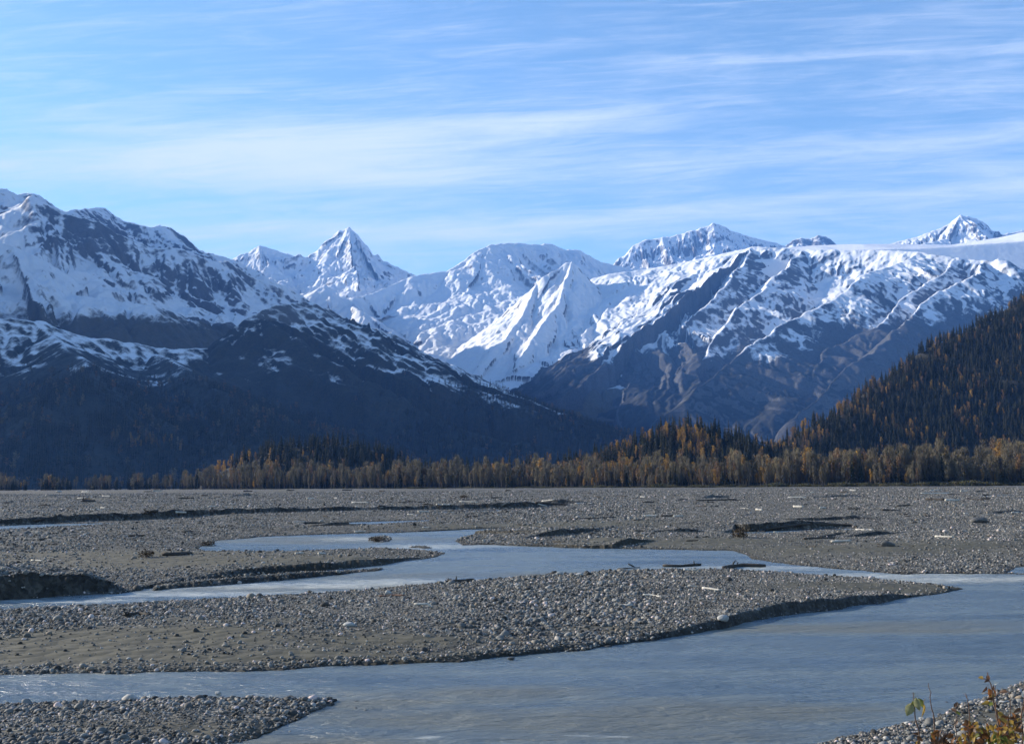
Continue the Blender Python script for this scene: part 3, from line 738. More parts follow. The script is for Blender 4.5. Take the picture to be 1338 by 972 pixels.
silt = mix(nt, shf, silt, (0.112, 0.116, 0.092))
nt.links.new(mix(nt, foam, silt, (0.42, 0.44, 0.42)), b.inputs['Base Color'])
rr = mth(nt, 'ADD', mth(nt, 'MULTIPLY', foam, 0.4), ramp(nt, mk, [(0.35, 0.18), (0.65, 0.34)]))
rr = mth(nt, 'ADD', rr, mth(nt, 'MULTIPLY', shf, 0.15)); nt.links.new(rr, b.inputs['Roughness'])
b.inputs['IOR'].default_value = 1.45; b.inputs['Specular IOR Level'].default_value = 1.0
w1 = noise(nt, coords(nt, (0.5, 1.6, 1)), 1.0, 3, 0.55, 0.4)
w2 = noise(nt, coords(nt, (1.6, 5.0, 1)), 1.3, 5, 0.65, 0.3)
b1 = N(nt, 'ShaderNodeBump'); b1.inputs['Strength'].default_value = 1.0; b1.inputs['Distance'].default_value = 0.26
nt.links.new(w1, b1.inputs['Height'])
b2 = N(nt, 'ShaderNodeBump'); b2.inputs['Strength'].default_value = 1.0; b2.inputs['Distance'].default_value = 0.16
nt.links.new(w2, b2.inputs['Height']); nt.links.new(b1.outputs[0], b2.inputs['Normal'])
nt.links.new(b2.outputs[0], b.inputs['Normal'])
M_WATER = m
wa = np.concatenate([np.linspace(-60, -29, 20)[:-1], np.linspace(-29, 29, 420), np.linspace(29, 60, 20)[1:]])
wd = 5.0 / np.tan(np.radians(np.linspace(30, 0.75, 260)))
AZ, DD = np.meshgrid(np.radians(wa), wd)
WX = (np.tan(AZ) * DD).astype(np.float32); WY = DD.astype(np.float32)
wz = z_water(WY)
k = np.clip(1.0 - WY / 300, 0, 1)
wz = wz + k * (0.035 * perlin(WX / 1.6, WY / 0.9, 51) + 0.05 * perlin(WX / 6, WY / 2.6, 52))
we = edge_field(WX.ravel(), WY.ravel())
Fw = grid_faces(*WX.shape)
Fw = Fw[(we[Fw] < 2.5).any(1)]
me = mesh_np('river', np.stack([WX.ravel(), WY.ravel(), wz.ravel()], 1), Fw, True, (M_WATER,))
RAPIDS = [((420, 765), 16, 4.0), ((520, 760), 10, 3.5), ((250, 776), 12, 2.5), ((560, 714), 9, 7), ((1130, 752), 14, 3.0), ((1240, 757), 14, 4), ((640, 713), 10, 3), ((980, 742), 10, 3), ((60, 785), 10, 2), ((470, 704), 8, 6), ((780, 962), 1.2, 0.3), ((560, 962), 1.0, 0.3)]
rp = np.zeros(WX.size, np.float32)
for (p, sx_, sy_) in RAPIDS:
    c = on_water(*p); rp = np.maximum(rp, np.exp(-(((WX.ravel() - c[0]) / sx_) ** 2 + ((WY.ravel() - c[1]) / sy_) ** 2)))
attr(me, 'rapid', rp)
SHOALS = [((560, 935), 5, 2.2), ((760, 945), 6, 2.6), ((930, 930), 5, 2.0), ((660, 905), 4, 1.2), ((480, 925), 3.5, 2.5), ((1120, 820), 8, 2.0), ((1240, 815), 6, 1.5), ((900, 960), 4, 1), ((400, 965), 4, 1.2), ((430, 768), 12, 2.5), ((1200, 757), 20, 3), ((420, 706), 18, 6), ((640, 752), 14, 2.0)]
shl = np.zeros(WX.size, np.float32)
for (p, sx_, sy_) in SHOALS:
    c = on_water(*p); shl = np.maximum(shl, np.exp(-(((WX.ravel() - c[0]) / sx_) ** 2 + ((WY.ravel() - c[1]) / sy_) ** 2)))
attr(me, 'shoal', shl * 0.9)
river = add('river', me)
tag(river, 'milky blue grey glacial river winding between gravel bars', 'river', kind='structure')
# ------------------------------------------------------------------ wooded hills
m, nt, b = mat('forest_floor', 0.95)
v = coords(nt)
nt.links.new(ramp(nt, noise(nt, v, 0.05, 6, 0.7), [(0.3, (0.014, 0.014, 0.010)), (0.7, (0.035, 0.030, 0.018))]), b.inputs['Base Color'])
M_FLOOR = m
EDGE = np.array([(-200, 1050), (0, 1000), (120, 985), (230, 950), (330, 860), (450, 800), (600, 730), (760, 670), (850, 625), (1000, 590), (1160, 560), (1338, 545), (1600, 530)], float)
def edge_depth(px): return np.interp(px, EDGE[:, 0], EDGE[:, 1])

def keep_off_belt(X, Y, h):
    return h - np.clip(edge_depth(669 + F * X / Y) + 95 - Y, 0, 600) * 0.45

def hill(name, label, ridges, bounds, cell, seed, rough=(8, 160), warp=20):
    o, c = make_mountain(name, label, ridges, bounds, cell, M_FLOOR, None, flute=(0, 1, 1), rough=rough, drops=0, warp=warp, wl=200, seed=seed, floor=-3.0, extra=keep_off_belt)
    o['category'] = 'hill'
    return c
cHR = hill('hill', 'steep wooded hillside rising out of the picture on the right',
    [dict(p=[(1750, 300, 1500), (1500, 320, 1480), (1338, 392, 1400), (1270, 426, 1330), (1200, 462, 1260), (1130, 512, 1170), (1060, 558, 1070), (1005, 592, 990), (965, 612, 930), (900, 640, 880)], s=1.0, sb=0.38, c=0.5, L=1100)],
    (150, 1500, 560, 1900), 8.0, 21, rough=(16, 130))
cHJ = hill('hill', 'rounded wooded knoll below the dark flank of the right massif',
    [dict(p=[(730, 626, 820), (785, 608, 830), (828, 588, 840), (862, 572, 850), (905, 562, 850), (940, 570, 850), (965, 588, 840), (1000, 606, 830), (1050, 625, 820)], s=0.5, sb=0.32, c=0.6, L=260)],
    (-40, 420, 640, 1150), 6.0, 22, warp=12)
cHK = hill('hill', 'low wooded knoll in front of the left shoulder',
    [dict(p=[(225, 640, 1000), (280, 626, 1000), (325, 598, 1000), (370, 584, 1000), (430, 580, 1000), (485, 587, 1000), (520, 608, 1000), (570, 632, 1000)], s=0.5, sb=0.4, c=0.6, L=260)],
    (-420, 40, 780, 1300), 6.0, 23, warp=12)
cHL = hill('hill', 'low forested rise joining the two knolls',
    [dict(p=[(500, 630, 950), (560, 617, 950), (640, 612, 960), (720, 606, 980), (800, 596, 1000), (870, 584, 1020)], s=0.4, sb=0.3, c=0.6, L=260)],
    (-250, 300, 760, 1250), 6.0, 24, warp=12)
HILLS = (cHR, cHJ, cHK, cHL)

def floor_z(x, y):
    """height of the forest floor (hills, else the valley floor)"""
    z = z_water(y) + 0.6 + np.clip(np.hypot(x, y) - 560, 0, 4000) * 0.0015
    for c in HILLS:
        inb = (x > c['xs'][1]) & (x < c['xs'][-2]) & (y > c['ys'][1]) & (y < c['ys'][-2])
        if inb.any():
            zz = sample(c, x[inb], y[inb]); z[inb] = np.maximum(z[inb], np.where(zz > -2.9, zz, -9))
    return z

# ------------------------------------------------------------------ tree shapes (unit height)
def leaf_material(name, stops, rough=0.7, trans=0.15):
    m, nt, b = mat(name, rough)
    oi = nt.nodes.new('ShaderNodeObjectInfo')
    gn = nt.nodes.new('ShaderNodeNewGeometry')
    f = mth(nt, 'ADD', mth(nt, 'MULTIPLY', oi.outputs['Random'], 0.65), mth(nt, 'MULTIPLY', gn.outputs['Random Per Island'], 0.35))
    c = ramp(nt, f, stops)
    nt.links.new(c, b.inputs['Base Color'])
    if trans:
        tr = nt.nodes.new('ShaderNodeBsdfTranslucent'); nt.links.new(c, tr.inputs['Color'])
        mx = nt.nodes.new('ShaderNodeMixShader'); mx.inputs[0].default_value = trans
        nt.links.new(b.outputs[0], mx.inputs[1]); nt.links.new(tr.outputs[0], mx.inputs[2])
        nt.links.new(mx.outputs[0], nt.nodes['Material Output'].inputs['Surface'])
    return m
M_NEEDLE = leaf_material('spruce_needles', [(0.0, (0.010, 0.014, 0.008)), (0.6, (0.026, 0.029, 0.013)), (1.0, (0.062, 0.052, 0.023))], 0.75, 0.1)
M_GOLD = leaf_material('golden_leaves', [(0.0, (0.16, 0.095, 0.03)), (0.5, (0.30, 0.17, 0.035)), (1.0, (0.42, 0.25, 0.05))], 0.7, 0.3)
M_RUST = leaf_material('rusty_leaves', [(0.0, (0.10, 0.062, 0.035)), (0.6, (0.17, 0.095, 0.042)), (1.0, (0.23, 0.135, 0.055))], 0.7, 0.25)
M_TWIG = leaf_material('bare_twigs', [(0.0, (0.070, 0.060, 0.042)), (0.6, (0.140, 0.115, 0.072)), (1.0, (0.225, 0.178, 0.095))], 0.8, 0.12)
M_OLIVE = leaf_material('olive_willow', [(0.0, (0.035, 0.038, 0.018)), (0.6, (0.07, 0.07, 0.03)), (1.0, (0.15, 0.11, 0.04))], 0.75, 0.2)
m, nt, b = mat('bark', 0.9)
nt.links.new(ramp(nt, noise(nt, coords(nt, (1, 1, 0.2)), 3.0, 5, 0.7), [(0.3, (0.06, 0.05, 0.042)), (0.7, (0.17, 0.15, 0.13))]), b.inputs['Base Color'])
M_BARK = m

def tube(path, radii, n=5):
    """tapered tube along a path"""
    path = np.asarray(path, float); V = []; Fs = []
    for i, (p, r) in enumerate(zip(path, radii)):
        t = path[min(i + 1, len(path) - 1)] - path[max(i - 1, 0)]; t /= np.linalg.norm(t) + 1e-9
        a = np.cross(t, [0, 0, 1] if abs(t[2]) < 0.9 else [1, 0, 0]); a /= np.linalg.norm(a) + 1e-9; c = np.cross(t, a)
        for k in range(n):
            q = 2 * math.pi * k / n
            V.append(p + r * (a * math.cos(q) + c * math.sin(q)))
    for i in range(len(path) - 1):
        for k in range(n):
            k2 = (k + 1) % n
            Fs.append((i * n + k, i * n + k2, (i + 1) * n + k2)); Fs.append((i * n + k, (i + 1) * n + k2, (i + 1) * n + k))
    e = len(V); V.append(path[-1]); o = (len(path) - 1) * n
    for k in range(n): Fs.append((o + k, o + (k + 1) % n, e))
    e = len(V); V.append(path[0])
    for k in range(n): Fs.append(((k + 1) % n, k, e))
    return np.array(V), np.array(Fs)

def join(parts):
    V = []; Fs = []; o = 0
    for v, f in parts:
        V.append(v); Fs.append(f + o); o += len(v)
    return np.concatenate(V), np.concatenate(Fs)

def spruce_shape(seed, whorls=15, wid=0.13):
    g = np.random.default_rng(seed)
    lean = g.normal(0, 0.012, 2)
    trunk = tube([(0, 0, -0.03), (lean[0] * .3, lean[1] * .3, 0.35), (lean[0], lean[1], 0.97)], (0.014, 0.010, 0.002), 5)
    V = []; Fs = []
    for i in range(whorls):
        f = i / (whorls - 1); z = 0.07 + 0.90 * f ** 0.92
        L0 = wid * (1 - f) ** 0.8 * (0.65 + 0.35 * min(1, f * 6)) + 0.008
        nb = 7 if f < 0.7 else 5
        for k in range(nb):
            a = 2 * math.pi * (k + g.uniform(-.35, .35)) / nb + i * 0.9
            L = L0 * g.uniform(0.55, 1.25)
            if g.random() < 0.08: continue
            d = np.array([math.cos(a), math.sin(a), 0]); s = np.array([-d[1], d[0], 0])
            c = np.array([lean[0] * z, lean[1] * z, z + g.uniform(-.015, .015)])
            dr = L * g.uniform(0.35, 0.75); wd = L * g.uniform(0.28, 0.45) + 0.006
            p0 = c + [0, 0, 0.02 * (1 - f)]; p1 = c + d * L * 0.55 + s * wd * 0.9 - [0, 0, dr * 0.45]; p2 = c + d * L - [0, 0, dr]; p3 = c + d * L * 0.55 - s * wd * 0.9 - [0, 0, dr * 0.45]
            p4 = c + d * L * 0.5 - [0, 0, dr * 0.45 + 0.028 + L * 0.25]
            o = len(V); V += [p0, p1, p2, p3, p4]
            Fs += [(o, o + 1, o + 2), (o, o + 2, o + 3), (o, o + 4, o + 2)]
    o = len(V); t = np.array([lean[0], lean[1], 0.95]); 
    V += [t + [0.007, 0, -.03], t + [-0.004, 0.006, -.03], t + [-0.004, -0.006, -.03], t + [0, 0, 0.05]]; Fs += [(o, o + 1, o + 3), (o + 1, o + 2, o + 3), (o + 2, o, o + 3)]
    return trunk, (np.array(V), np.array(Fs))

def broad_shape(seed, n_leaf=420, wid=0.13, size=0.020, bare=0.0, base=0.18):
    """narrow balsam-poplar habit: leader, steep limbs, twig sprays and leaf clumps"""
    g = np.random.default_rng(seed); parts = []
    top = np.array([g.normal(0, .03), g.normal(0, .03), 0.95])
    mid = np.array([g.normal(0, .02), g.normal(0, .02), 0.5])
    parts.append(tube([(0, 0, -0.03), mid * 0.5 + [0, 0, 0.0], mid, top], (0.014, 0.012, 0.008, 0.002), 5))
    tips = []
    for i in range(16):
        f = g.uniform(base, 0.85); a = g.uniform(0, 2 * math.pi)
        p = mid * (f / 0.5) if f < 0.5 else mid + (top - mid) * ((f - 0.5) / 0.45)
        L = g.uniform(0.16, 0.34) * (1.1 - f * 0.6)
        out = wid * g.uniform(0.5, 1.1) * (1.15 - f * 0.6)
        q = p + np.array([math.cos(a) * out * 0.7, math.sin(a) * out * 0.7, L * 0.5]); r = p + np.array([math.cos(a) * out, math.sin(a) * out, L])
        parts.append(tube([p, q, r], (0.006, 0.004, 0.001), 3)); tips += [q, r, (q + r) / 2]
    tips.append(top); tips = np.array(tips)
    V = []; Fs = []
    c = tips[g.integers(0, len(tips), n_leaf)] + g.normal(0, 1, (n_leaf, 3)) * [0.028, 0.028, 0.045]
    c[:, 2] = np.clip(c[:, 2], base * 0.6, 1.0)
    for p in c:
        if bare:        # thin upright twigs
            d = np.array([g.normal(0, .4), g.normal(0, .4), 1.0]); d /= np.linalg.norm(d); s = g.normal(0, 1, 3); s -= d * s.dot(d); s /= np.linalg.norm(s)
            h = size * g.uniform(1.2, 2.6); w_ = size * 0.22
            o = len(V); V += [p - d * h - s * w_, p - d * h + s * w_, p + d * h]; Fs.append((o, o + 1, o + 2))
        else:
            d = g.normal(0, 1, 3); d /= np.linalg.norm(d); s = g.normal(0, 1, 3); s -= d * s.dot(d); s /= np.linalg.norm(s); k = size * g.uniform(0.6, 1.4)
            o = len(V); V += [p - d * k, p + s * k * 0.6, p + d * k, p - s * k * 0.6]; Fs += [(o, o + 1, o + 2), (o, o + 2, o + 3)]
    return join(parts), (np.array(V), np.array(Fs))

def bush_shape(seed, n=260):
    g = np.random.default_rng(seed); parts = []; V = []; Fs = []
    for i in range(12):
        a = g.uniform(0, 6.28); o = g.uniform(0.1, 0.6); h = g.uniform(0.6, 1.0)
        parts.append(tube([(0, 0, -0.05), (math.cos(a) * o * .5, math.sin(a) * o * .5, h * .6), (math.cos(a) * o, math.sin(a) * o, h)], (0.03, 0.02, 0.006), 3))
    for i in range(n):
        a = g.uniform(0, 6.28); rr = math.sqrt(g.random()) * 0.75; p = np.array([math.cos(a) * rr, math.sin(a) * rr, g.uniform(0.05, 0.95) * (1 - 0.55 * rr * rr)])
        d = g.normal(0, 1, 3); d /= np.linalg.norm(d); s = g.normal(0, 1, 3); s -= d * s.dot(d); s /= np.linalg.norm(s); k = g.uniform(0.05, 0.12)
        o = len(V); V += [p - d * k, p + s * k * 0.6, p + d * k, p - s * k * 0.6]; Fs += [(o, o + 1, o + 2), (o, o + 2, o + 3)]
    return join(parts), (np.array(V), np.array(Fs))

def both(name, tr, cr, mt, mc):
    v, f = join([tr, cr]); fm = np.r_[np.zeros(len(tr[1])), np.ones(len(cr[1]))]
    return mesh_np(name, v, f, False, (mt, mc), fm)

KINDS = {}
KINDS['spruce'] = [spruce_shape(100 + i, 15 + i % 3, 0.115 + 0.02 * (i % 3)) + (M_NEEDLE,) for i in range(6)]
KINDS['gold'] = [broad_shape(200 + i, 420, 0.15, 0.024) + (M_GOLD,) for i in range(4)]
KINDS['rust'] = [broad_shape(220 + i, 360, 0.14, 0.022) + (M_RUST,) for i in range(4)]
KINDS['bare'] = [broad_shape(240 + i, 520, 0.13, 0.024, bare=1) + (M_TWIG,) for i in range(5)]
KINDS['bush'] = [bush_shape(260 + i) + (M_OLIVE,) for i in range(3)]
KINDS['tiny'] = [spruce_shape(300 + i, 8, 0.14) + (M_NEEDLE,) for i in range(4)] + [broad_shape(310 + i, 120, 0.16, 0.045) + (mm,) for i, mm in enumerate((M_RUST, M_TWIG))]

# ------------------------------------------------------------------ instanced masses
def proto_collection(name, meshes):
    c = bpy.data.collections.new(name)
    for i, me in enumerate(meshes):
        c.objects.link(bpy.data.objects.new('%s_%02d' % (name, i), me))
    return c

def scatter(name, pts, rot, scl, idx, collection, label, cat):
    """one object of 'stuff': instances of the collection's members on points"""
    me = bpy.data.meshes.new(name); n = len(pts)
    me.vertices.add(n); me.vertices.foreach_set('co', np.ascontiguousarray(pts, np.float32).ravel())
    for nm, dat in (('rot', rot), ('scl', scl)):
        a = me.attributes.new(nm, 'FLOAT_VECTOR', 'POINT'); a.data.foreach_set('vector', np.ascontiguousarray(dat, np.float32).ravel())
    a = me.attributes.new('idx', 'INT', 'POINT'); a.data.foreach_set('value', np.ascontiguousarray(idx, np.int32))
    o = add(name, me)
    g = bpy.data.node_groups.new(name + '_instances', 'GeometryNodeTree')
    g.interface.new_socket('Geometry', in_out='INPUT', socket_type='NodeSocketGeometry'); g.interface.new_socket('Geometry', in_out='OUTPUT', socket_type='NodeSocketGeometry')
    gi = g.nodes.new('NodeGroupInput'); go = g.nodes.new('NodeGroupOutput')
    ip = g.nodes.new('GeometryNodeInstanceOnPoints'); ci = g.nodes.new('GeometryNodeCollectionInfo')
    ci.inputs['Collection'].default_value = collection; ci.inputs['Separate Children'].default_value = True; ci.inputs['Reset Children'].default_value = True
    def na(nm, t):
        q = g.nodes.new('GeometryNodeInputNamedAttribute'); q.data_type = t; q.inputs['Name'].default_value = nm; return q.outputs['Attribute']
    e2r = g.nodes.new('FunctionNodeEulerToRotation')
    g.links.new(na('rot', 'FLOAT_VECTOR'), e2r.inputs[0])
    g.links.new(gi.outputs[0], ip.inputs['Points']); g.links.new(ci.outputs[0], ip.inputs['Instance'])
    ip.inputs['Pick Instance'].default_value = True
    g.links.new(na('idx', 'INT'), ip.inputs['Instance Index']); g.links.new(e2r.outputs[0], ip.inputs['Rotation']); g.links.new(na('scl', 'FLOAT_VECTOR'), ip.inputs['Scale'])
    g.links.new(ip.outputs[0], go.inputs[0])
    md = o.modifiers.new('instances', 'NODES'); md.node_group = g
    tag(o, label, cat, kind='stuff')
    return o

# ------------------------------------------------------------------ where the trees stand
trees = []      # kind, x, y, z, height, px
def put(kind, x, y, z, h):
    px = 669 + F * (x / y)
    for t in zip(kind, x, y, z, h, px): trees.append(t)

# the bare and golden poplar belt along the gravel
n = 5600
px = RNG.uniform(-150, 1500, n); back = RNG.random(n) ** 1.2
Y = edge_depth(px) + 2 + back * np.interp(px, [-200, 230, 500, 800, 1338], [25, 60, 90, 90, 85]) + 9 * perlin(px / 24, px * 0, 71)
X = (px - 669) / F * Y
Z = floor_z(X.copy(), Y)
nzz = perlin(X / 16, Y / 16, 81) + 0.5 * perlin(X / 5, Y / 5, 82)
r_ = RNG.random(n)
right = sstep(560, 900, px)
goldp = (0.05 + 0.10 * right) + np.clip(nzz - 0.15, 0, 1) * (0.35 + 0.75 * right)
front = np.exp(-back * 6)
goldp = goldp * np.where(px > 1180, 0.4, 0.8)
kind = np.where(r_ < goldp, 'gold', np.where(r_ < goldp + 0.11 + 0.08 * nzz, 'rust', 'bare'))
kind = np.where((RNG.random(n) < np.where(px < 260, 0.5, np.clip(0.10 + 0.5 * perlin(px / 30, back * 2, 86), 0.02, 0.5))), 'spruce', kind)
hh = np.interp(px, [-200, 230, 330, 600, 900, 1100, 1338, 1500], [12, 13, 16.5, 15.5, 15, 18, 18.5, 18.5]) * RNG.uniform(0.72, 1.15, n) * (0.8 + 0.25 * back)
hh = hh * np.clip(0.95 + 0.55 * perlin(px / 19, back * 2, 84) + 0.3 * perlin(px / 6, back * 3, 85), 0.5, 1.4)
hh = hh * np.where(kind == 'gold', np.where(back < 0.15, 0.62, 0.95), 1.0)
ok = np.where(px < 240, perlin(px / 30, px * 0, 83) + 0.35 > RNG.random(n) * 0.9, True)
put(kind[ok], X[ok], Y[ok], Z[ok], hh[ok])

def on_hill(c, n, gold, hgt, zmin, keep=None, seed=0, front=True):
    x0, x1, y0, y1 = c['xs'][0], c['xs'][-1], c['ys'][0], c['ys'][-1]
    X = RNG.uniform(x0, x1, n); Y = RNG.uniform(y0, y1, n); Z = sample(c, X, Y)
    zf = floor_z(X.copy(), Y)
    px = 669 + F * X / Y
    ok = (Z > zmin) & (Z >= zf - 0.3) & (Y > edge_depth(px) + 60) & (px > -100) & (px < 1480)
    # only what can be seen from near the road: no trees far down a hidden back slope
    h = 4.0
    gx = (sample(c, X, Y + h) - sample(c, X, Y - h)) / (2 * h)
    ok &= (gx > -0.05 - 0.0 * Z) | (RNG.random(n) < 0.25)
    X, Y, Z, px = X[ok], Y[ok], Z[ok], px[ok]
    py = project(np.stack([X, Y, Z], 1))[1]
    nz = perlin(X / 48, Y / 60, 91 + seed) + 0.6 * perlin(X / 11, Y / 11, 95 + seed)
    gp = 1.25 * gold(px, py) * np.clip(0.35 + 2.0 * nz, 0.02, 1.8)
    r = RNG.random(len(X))
    k = np.where(r < gp * 0.55, 'gold', np.where(r < gp, 'rust', 'spruce'))
    H = hgt * RNG.uniform(0.6, 1.2, len(X)) * np.where(k == 'spruce', 1.0, 0.78)
    put(k, X, Y, Z - 0.2, H)

def gold_right(px, py):
    up = np.interp(px, [960, 1060, 1130, 1220, 1338], [0.85, 0.80, 0.50, 0.28, 0.14])
    low = np.interp(py, [400, 520, 590], [0.12, 0.22, 0.30])
    return np.maximum(up * np.interp(py, [380, 470, 600], [0.7, 0.9, 1.0]), low * 0.8)
on_hill(cHR, 64000, gold_right, 15.5, 1.0, seed=1)
on_hill(cHJ, 12000, lambda px, py: np.interp(px, [780, 860, 940, 960], [0.8, 0.75, 0.3, 0.15]), 16.0, 1.5, seed=2)
on_hill(cHK, 9500, lambda px, py: np.interp(px, [240, 340, 390, 540], [1.6, 0.9, 0.12, 0.3]), 14.0, 1.0, seed=3)
on_hill(cHL, 7500, lambda px, py: np.interp(px, [540, 700, 800], [0.3, 0.25, 0.3]), 14.0, 1.0, seed=4)

# a few pale poplar groups low on the shadowed mountainside
for gx_, gy_, gn in ((147, 572, 5), (172, 580, 4), (195, 576, 22), (225, 579, 8), (49, 545, 4)):
    r_ = ray([gx_], [gy_])[0]; dd_ = np.linspace(1150, 2600, 300)
    zz_ = sample(cB, r_[0] * dd_, dd_); k_ = np.argmax(zz_ + 8 > r_[2] * dd_); d_ = dd_[k_]
    xx_ = r_[0] * d_ + RNG.normal(0, 9, gn); yy_ = d_ + RNG.normal(0, 8, gn)
    put(np.array(['rust', 'gold', 'bare'])[RNG.integers(0, 3, gn)], xx_, yy_, sample(cB, xx_, yy_) - 0.4, RNG.uniform(16, 25, gn))

# shoreline of each depth: nearest (largest) first
trees.sort(key=lambda t: -t[4] / t[2])
print('TREES', len(trees), {k: sum(1 for t in trees if t[0] == k) for k in KINDS})
# ------------------------------------------------------------------ individual trees and the rest of the wood
MARKS = [(-999, 40, 'at the left edge of the view'), (40, 110, 'below the snowy bench at the far left'), (110, 180, 'under the tallest left massif'),
         (180, 235, 'beside the gap left of the low knoll'), (235, 290, 'on the left tip of the low knoll'), (290, 345, 'below the rising left end of the low knoll'),
         (345, 410, 'before the low knoll, under the dark shoulder top'), (410, 470, 'in front of the low knoll, under the snow pyramid'), (470, 530, 'at the right end of the low knoll'),
         (530, 585, 'in the dip right of the low knoll'), (585, 640, 'under the valley notch'), (640, 700, 'under the foot of the sunlit peak'), (700, 760, 'under the top of the sunlit peak'),
         (760, 810, 'where the dark shoulder meets the valley floor'), (810, 860, 'below the left slope of the rounded knoll'), (860, 910, 'below the top of the rounded knoll'),
         (910, 960, 'below the right slope of the rounded knoll'), (960, 1010, 'in the dip between knoll and right hillside'), (1010, 1060, 'below the golden edge of the right hillside'),
         (1060, 1110, 'at the foot of the right hillside'), (1110, 1160, 'below the middle of the right hillside'), (1160, 1215, 'below the dark spruces of the right hillside'),
         (1215, 1275, 'under the small rocky far peak'), (1275, 1320, 'near the right edge of the view'), (1320, 1999, 'at the right edge of the view')]
LOOK = {'spruce': ('spruce_tree', 'dark green spruce', 'spruce tree'), 'gold': ('poplar_tree', 'golden poplar', 'poplar tree'),
        'rust': ('poplar_tree', 'rusty brown poplar', 'poplar tree'), 'bare': ('poplar_tree', 'bare grey poplar', 'poplar tree')}
tree_mesh = {}
for k in ('spruce', 'gold', 'rust', 'bare'):
    tree_mesh[k] = [(mesh_np('trunk', t[0], t[1], True, (M_BARK,)), mesh_np('crown', c[0], c[1], False, (mc,))) for t, c, mc in KINDS[k]]
def visible_px(t): return 0 < t[5] < 1338
quota = {'spruce': 290, 'poplar': 290}
singles = []; mass = []
FRONT_SP = []
for t in trees:
    fam = 'spruce' if t[0] == 'spruce' else 'poplar'
    near = t[2] - edge_depth(t[5])
    if quota[fam] > 0 and visible_px(t) and (near < 16 if fam == 'poplar' else True) and (fam == 'poplar' or near < 45 or near > 62):
        quota[fam] -= 1; singles.append(t)
    else: mass.append(t)
# stand-out order inside each stretch of the tree line, so that labels can tell them apart
stretch = {}
for t in singles:
    mk = next(m_[2] for m_ in MARKS if m_[0] <= t[5] < m_[1])
    near = t[2] - edge_depth(t[5])
    zone = 'front' if near < 16 else ('belt' if near < 62 else 'slope')
    stretch.setdefault((t[0], zone, mk), []).append(t)
for (k, zone, mk), lst in stretch.items():
    lst.sort(key=lambda t: -t[4])
    nm, look, cat = LOOK[k]
    for i, t in enumerate(lst):
        if len(lst) == 1: lab = 'lone %s %s' % (look, mk)
        elif i == 0: lab = 'tallest %s %s' % (look, mk)
        elif i == len(lst) - 1: lab = 'shortest %s %s' % (look, mk)
        else: lab = 'middling %s %s' % (look, mk)
        if zone == 'slope': lab = lab.replace(look, look + ' upslope')
        elif zone == 'belt': lab = lab.replace(look, look + ' further back')
        root = bpy.data.objects.new(nm, None); COL.objects.link(root)
        h = t[4]; g = random.Random(int(t[1] * 100))
        root.location = (t[1], t[2], t[3]); root.rotation_euler = (0, 0, g.uniform(0, 6.28)); root.empty_display_size = 0.5
        wd = h * (g.uniform(0.62, 0.9) if k != 'spruce' else g.uniform(0.8, 1.1)); root.scale = (wd, wd * g.uniform(0.9, 1.1), h)
        tag(root, lab, cat, '%s trees of the forest edge' % look)
        tm, cm = g.choice(tree_mesh[k])
        add('trunk', tm, root); add('crown', cm, root)

for fam, ks, nm, lab in (('spruce', ('spruce',), 'spruce_forest', 'dark spruce forest clothing the hillside and knolls'),
                         ('poplar', ('gold', 'rust', 'bare'), 'poplar_forest', 'autumn poplar wood mixed into the spruces and behind the front row')):
    sel = [t for t in mass if t[0] in ks]
    protos = []; first = {}
    for k in ks:
        first[k] = (len(protos), len(KINDS[k]))
        protos += [both(nm, tr, cr, M_BARK, mc) for tr, cr, mc in KINDS[k]]
    c_ = proto_collection(nm, protos)
    n = len(sel); h = np.array([t[4] for t in sel])
    idx = np.array([first[t[0]][0] + RNG.integers(first[t[0]][1]) for t in sel])
    w_ = h * (RNG.uniform(0.62, 0.92, n) if fam == 'poplar' else RNG.uniform(0.85, 1.2, n))
    scatter(nm, np.array([t[1:4] for t in sel]), np.stack([RNG.normal(0, .02, n), RNG.normal(0, .02, n), RNG.uniform(0, 6.28, n)], 1), np.stack([w_, w_, h], 1), idx, c_, lab, 'forest')

# willow scrub along the foot of the trees
n = 900
px = RNG.uniform(-100, 1450, n); Y = edge_depth(px) - RNG.random(n) ** 2 * 9 + 2; X = (px - 669) / F * Y
h = RNG.uniform(0.8, 2.2, n) * np.interp(px, [300, 900, 1200, 1338], [0.6, 1.0, 1.5, 1.6]) * (0.6 + 0.9 * np.clip(perlin(px / 40, px * 0, 99) + 0.3, 0, 1))
scatter('willow_scrub', np.stack([X, Y, z_water(Y) + 0.35], 1), np.stack([h * 0, h * 0, RNG.uniform(0, 6.28, n)], 1), np.stack([h * 1.6, h * 1.6, h], 1), RNG.integers(0, 3, n),
        proto_collection('willow_scrub', [both('willow_scrub', t, c, M_BARK, mc) for t, c, mc in KINDS['bush']]), 'low olive willow scrub fringing the foot of the tree line', 'scrub')

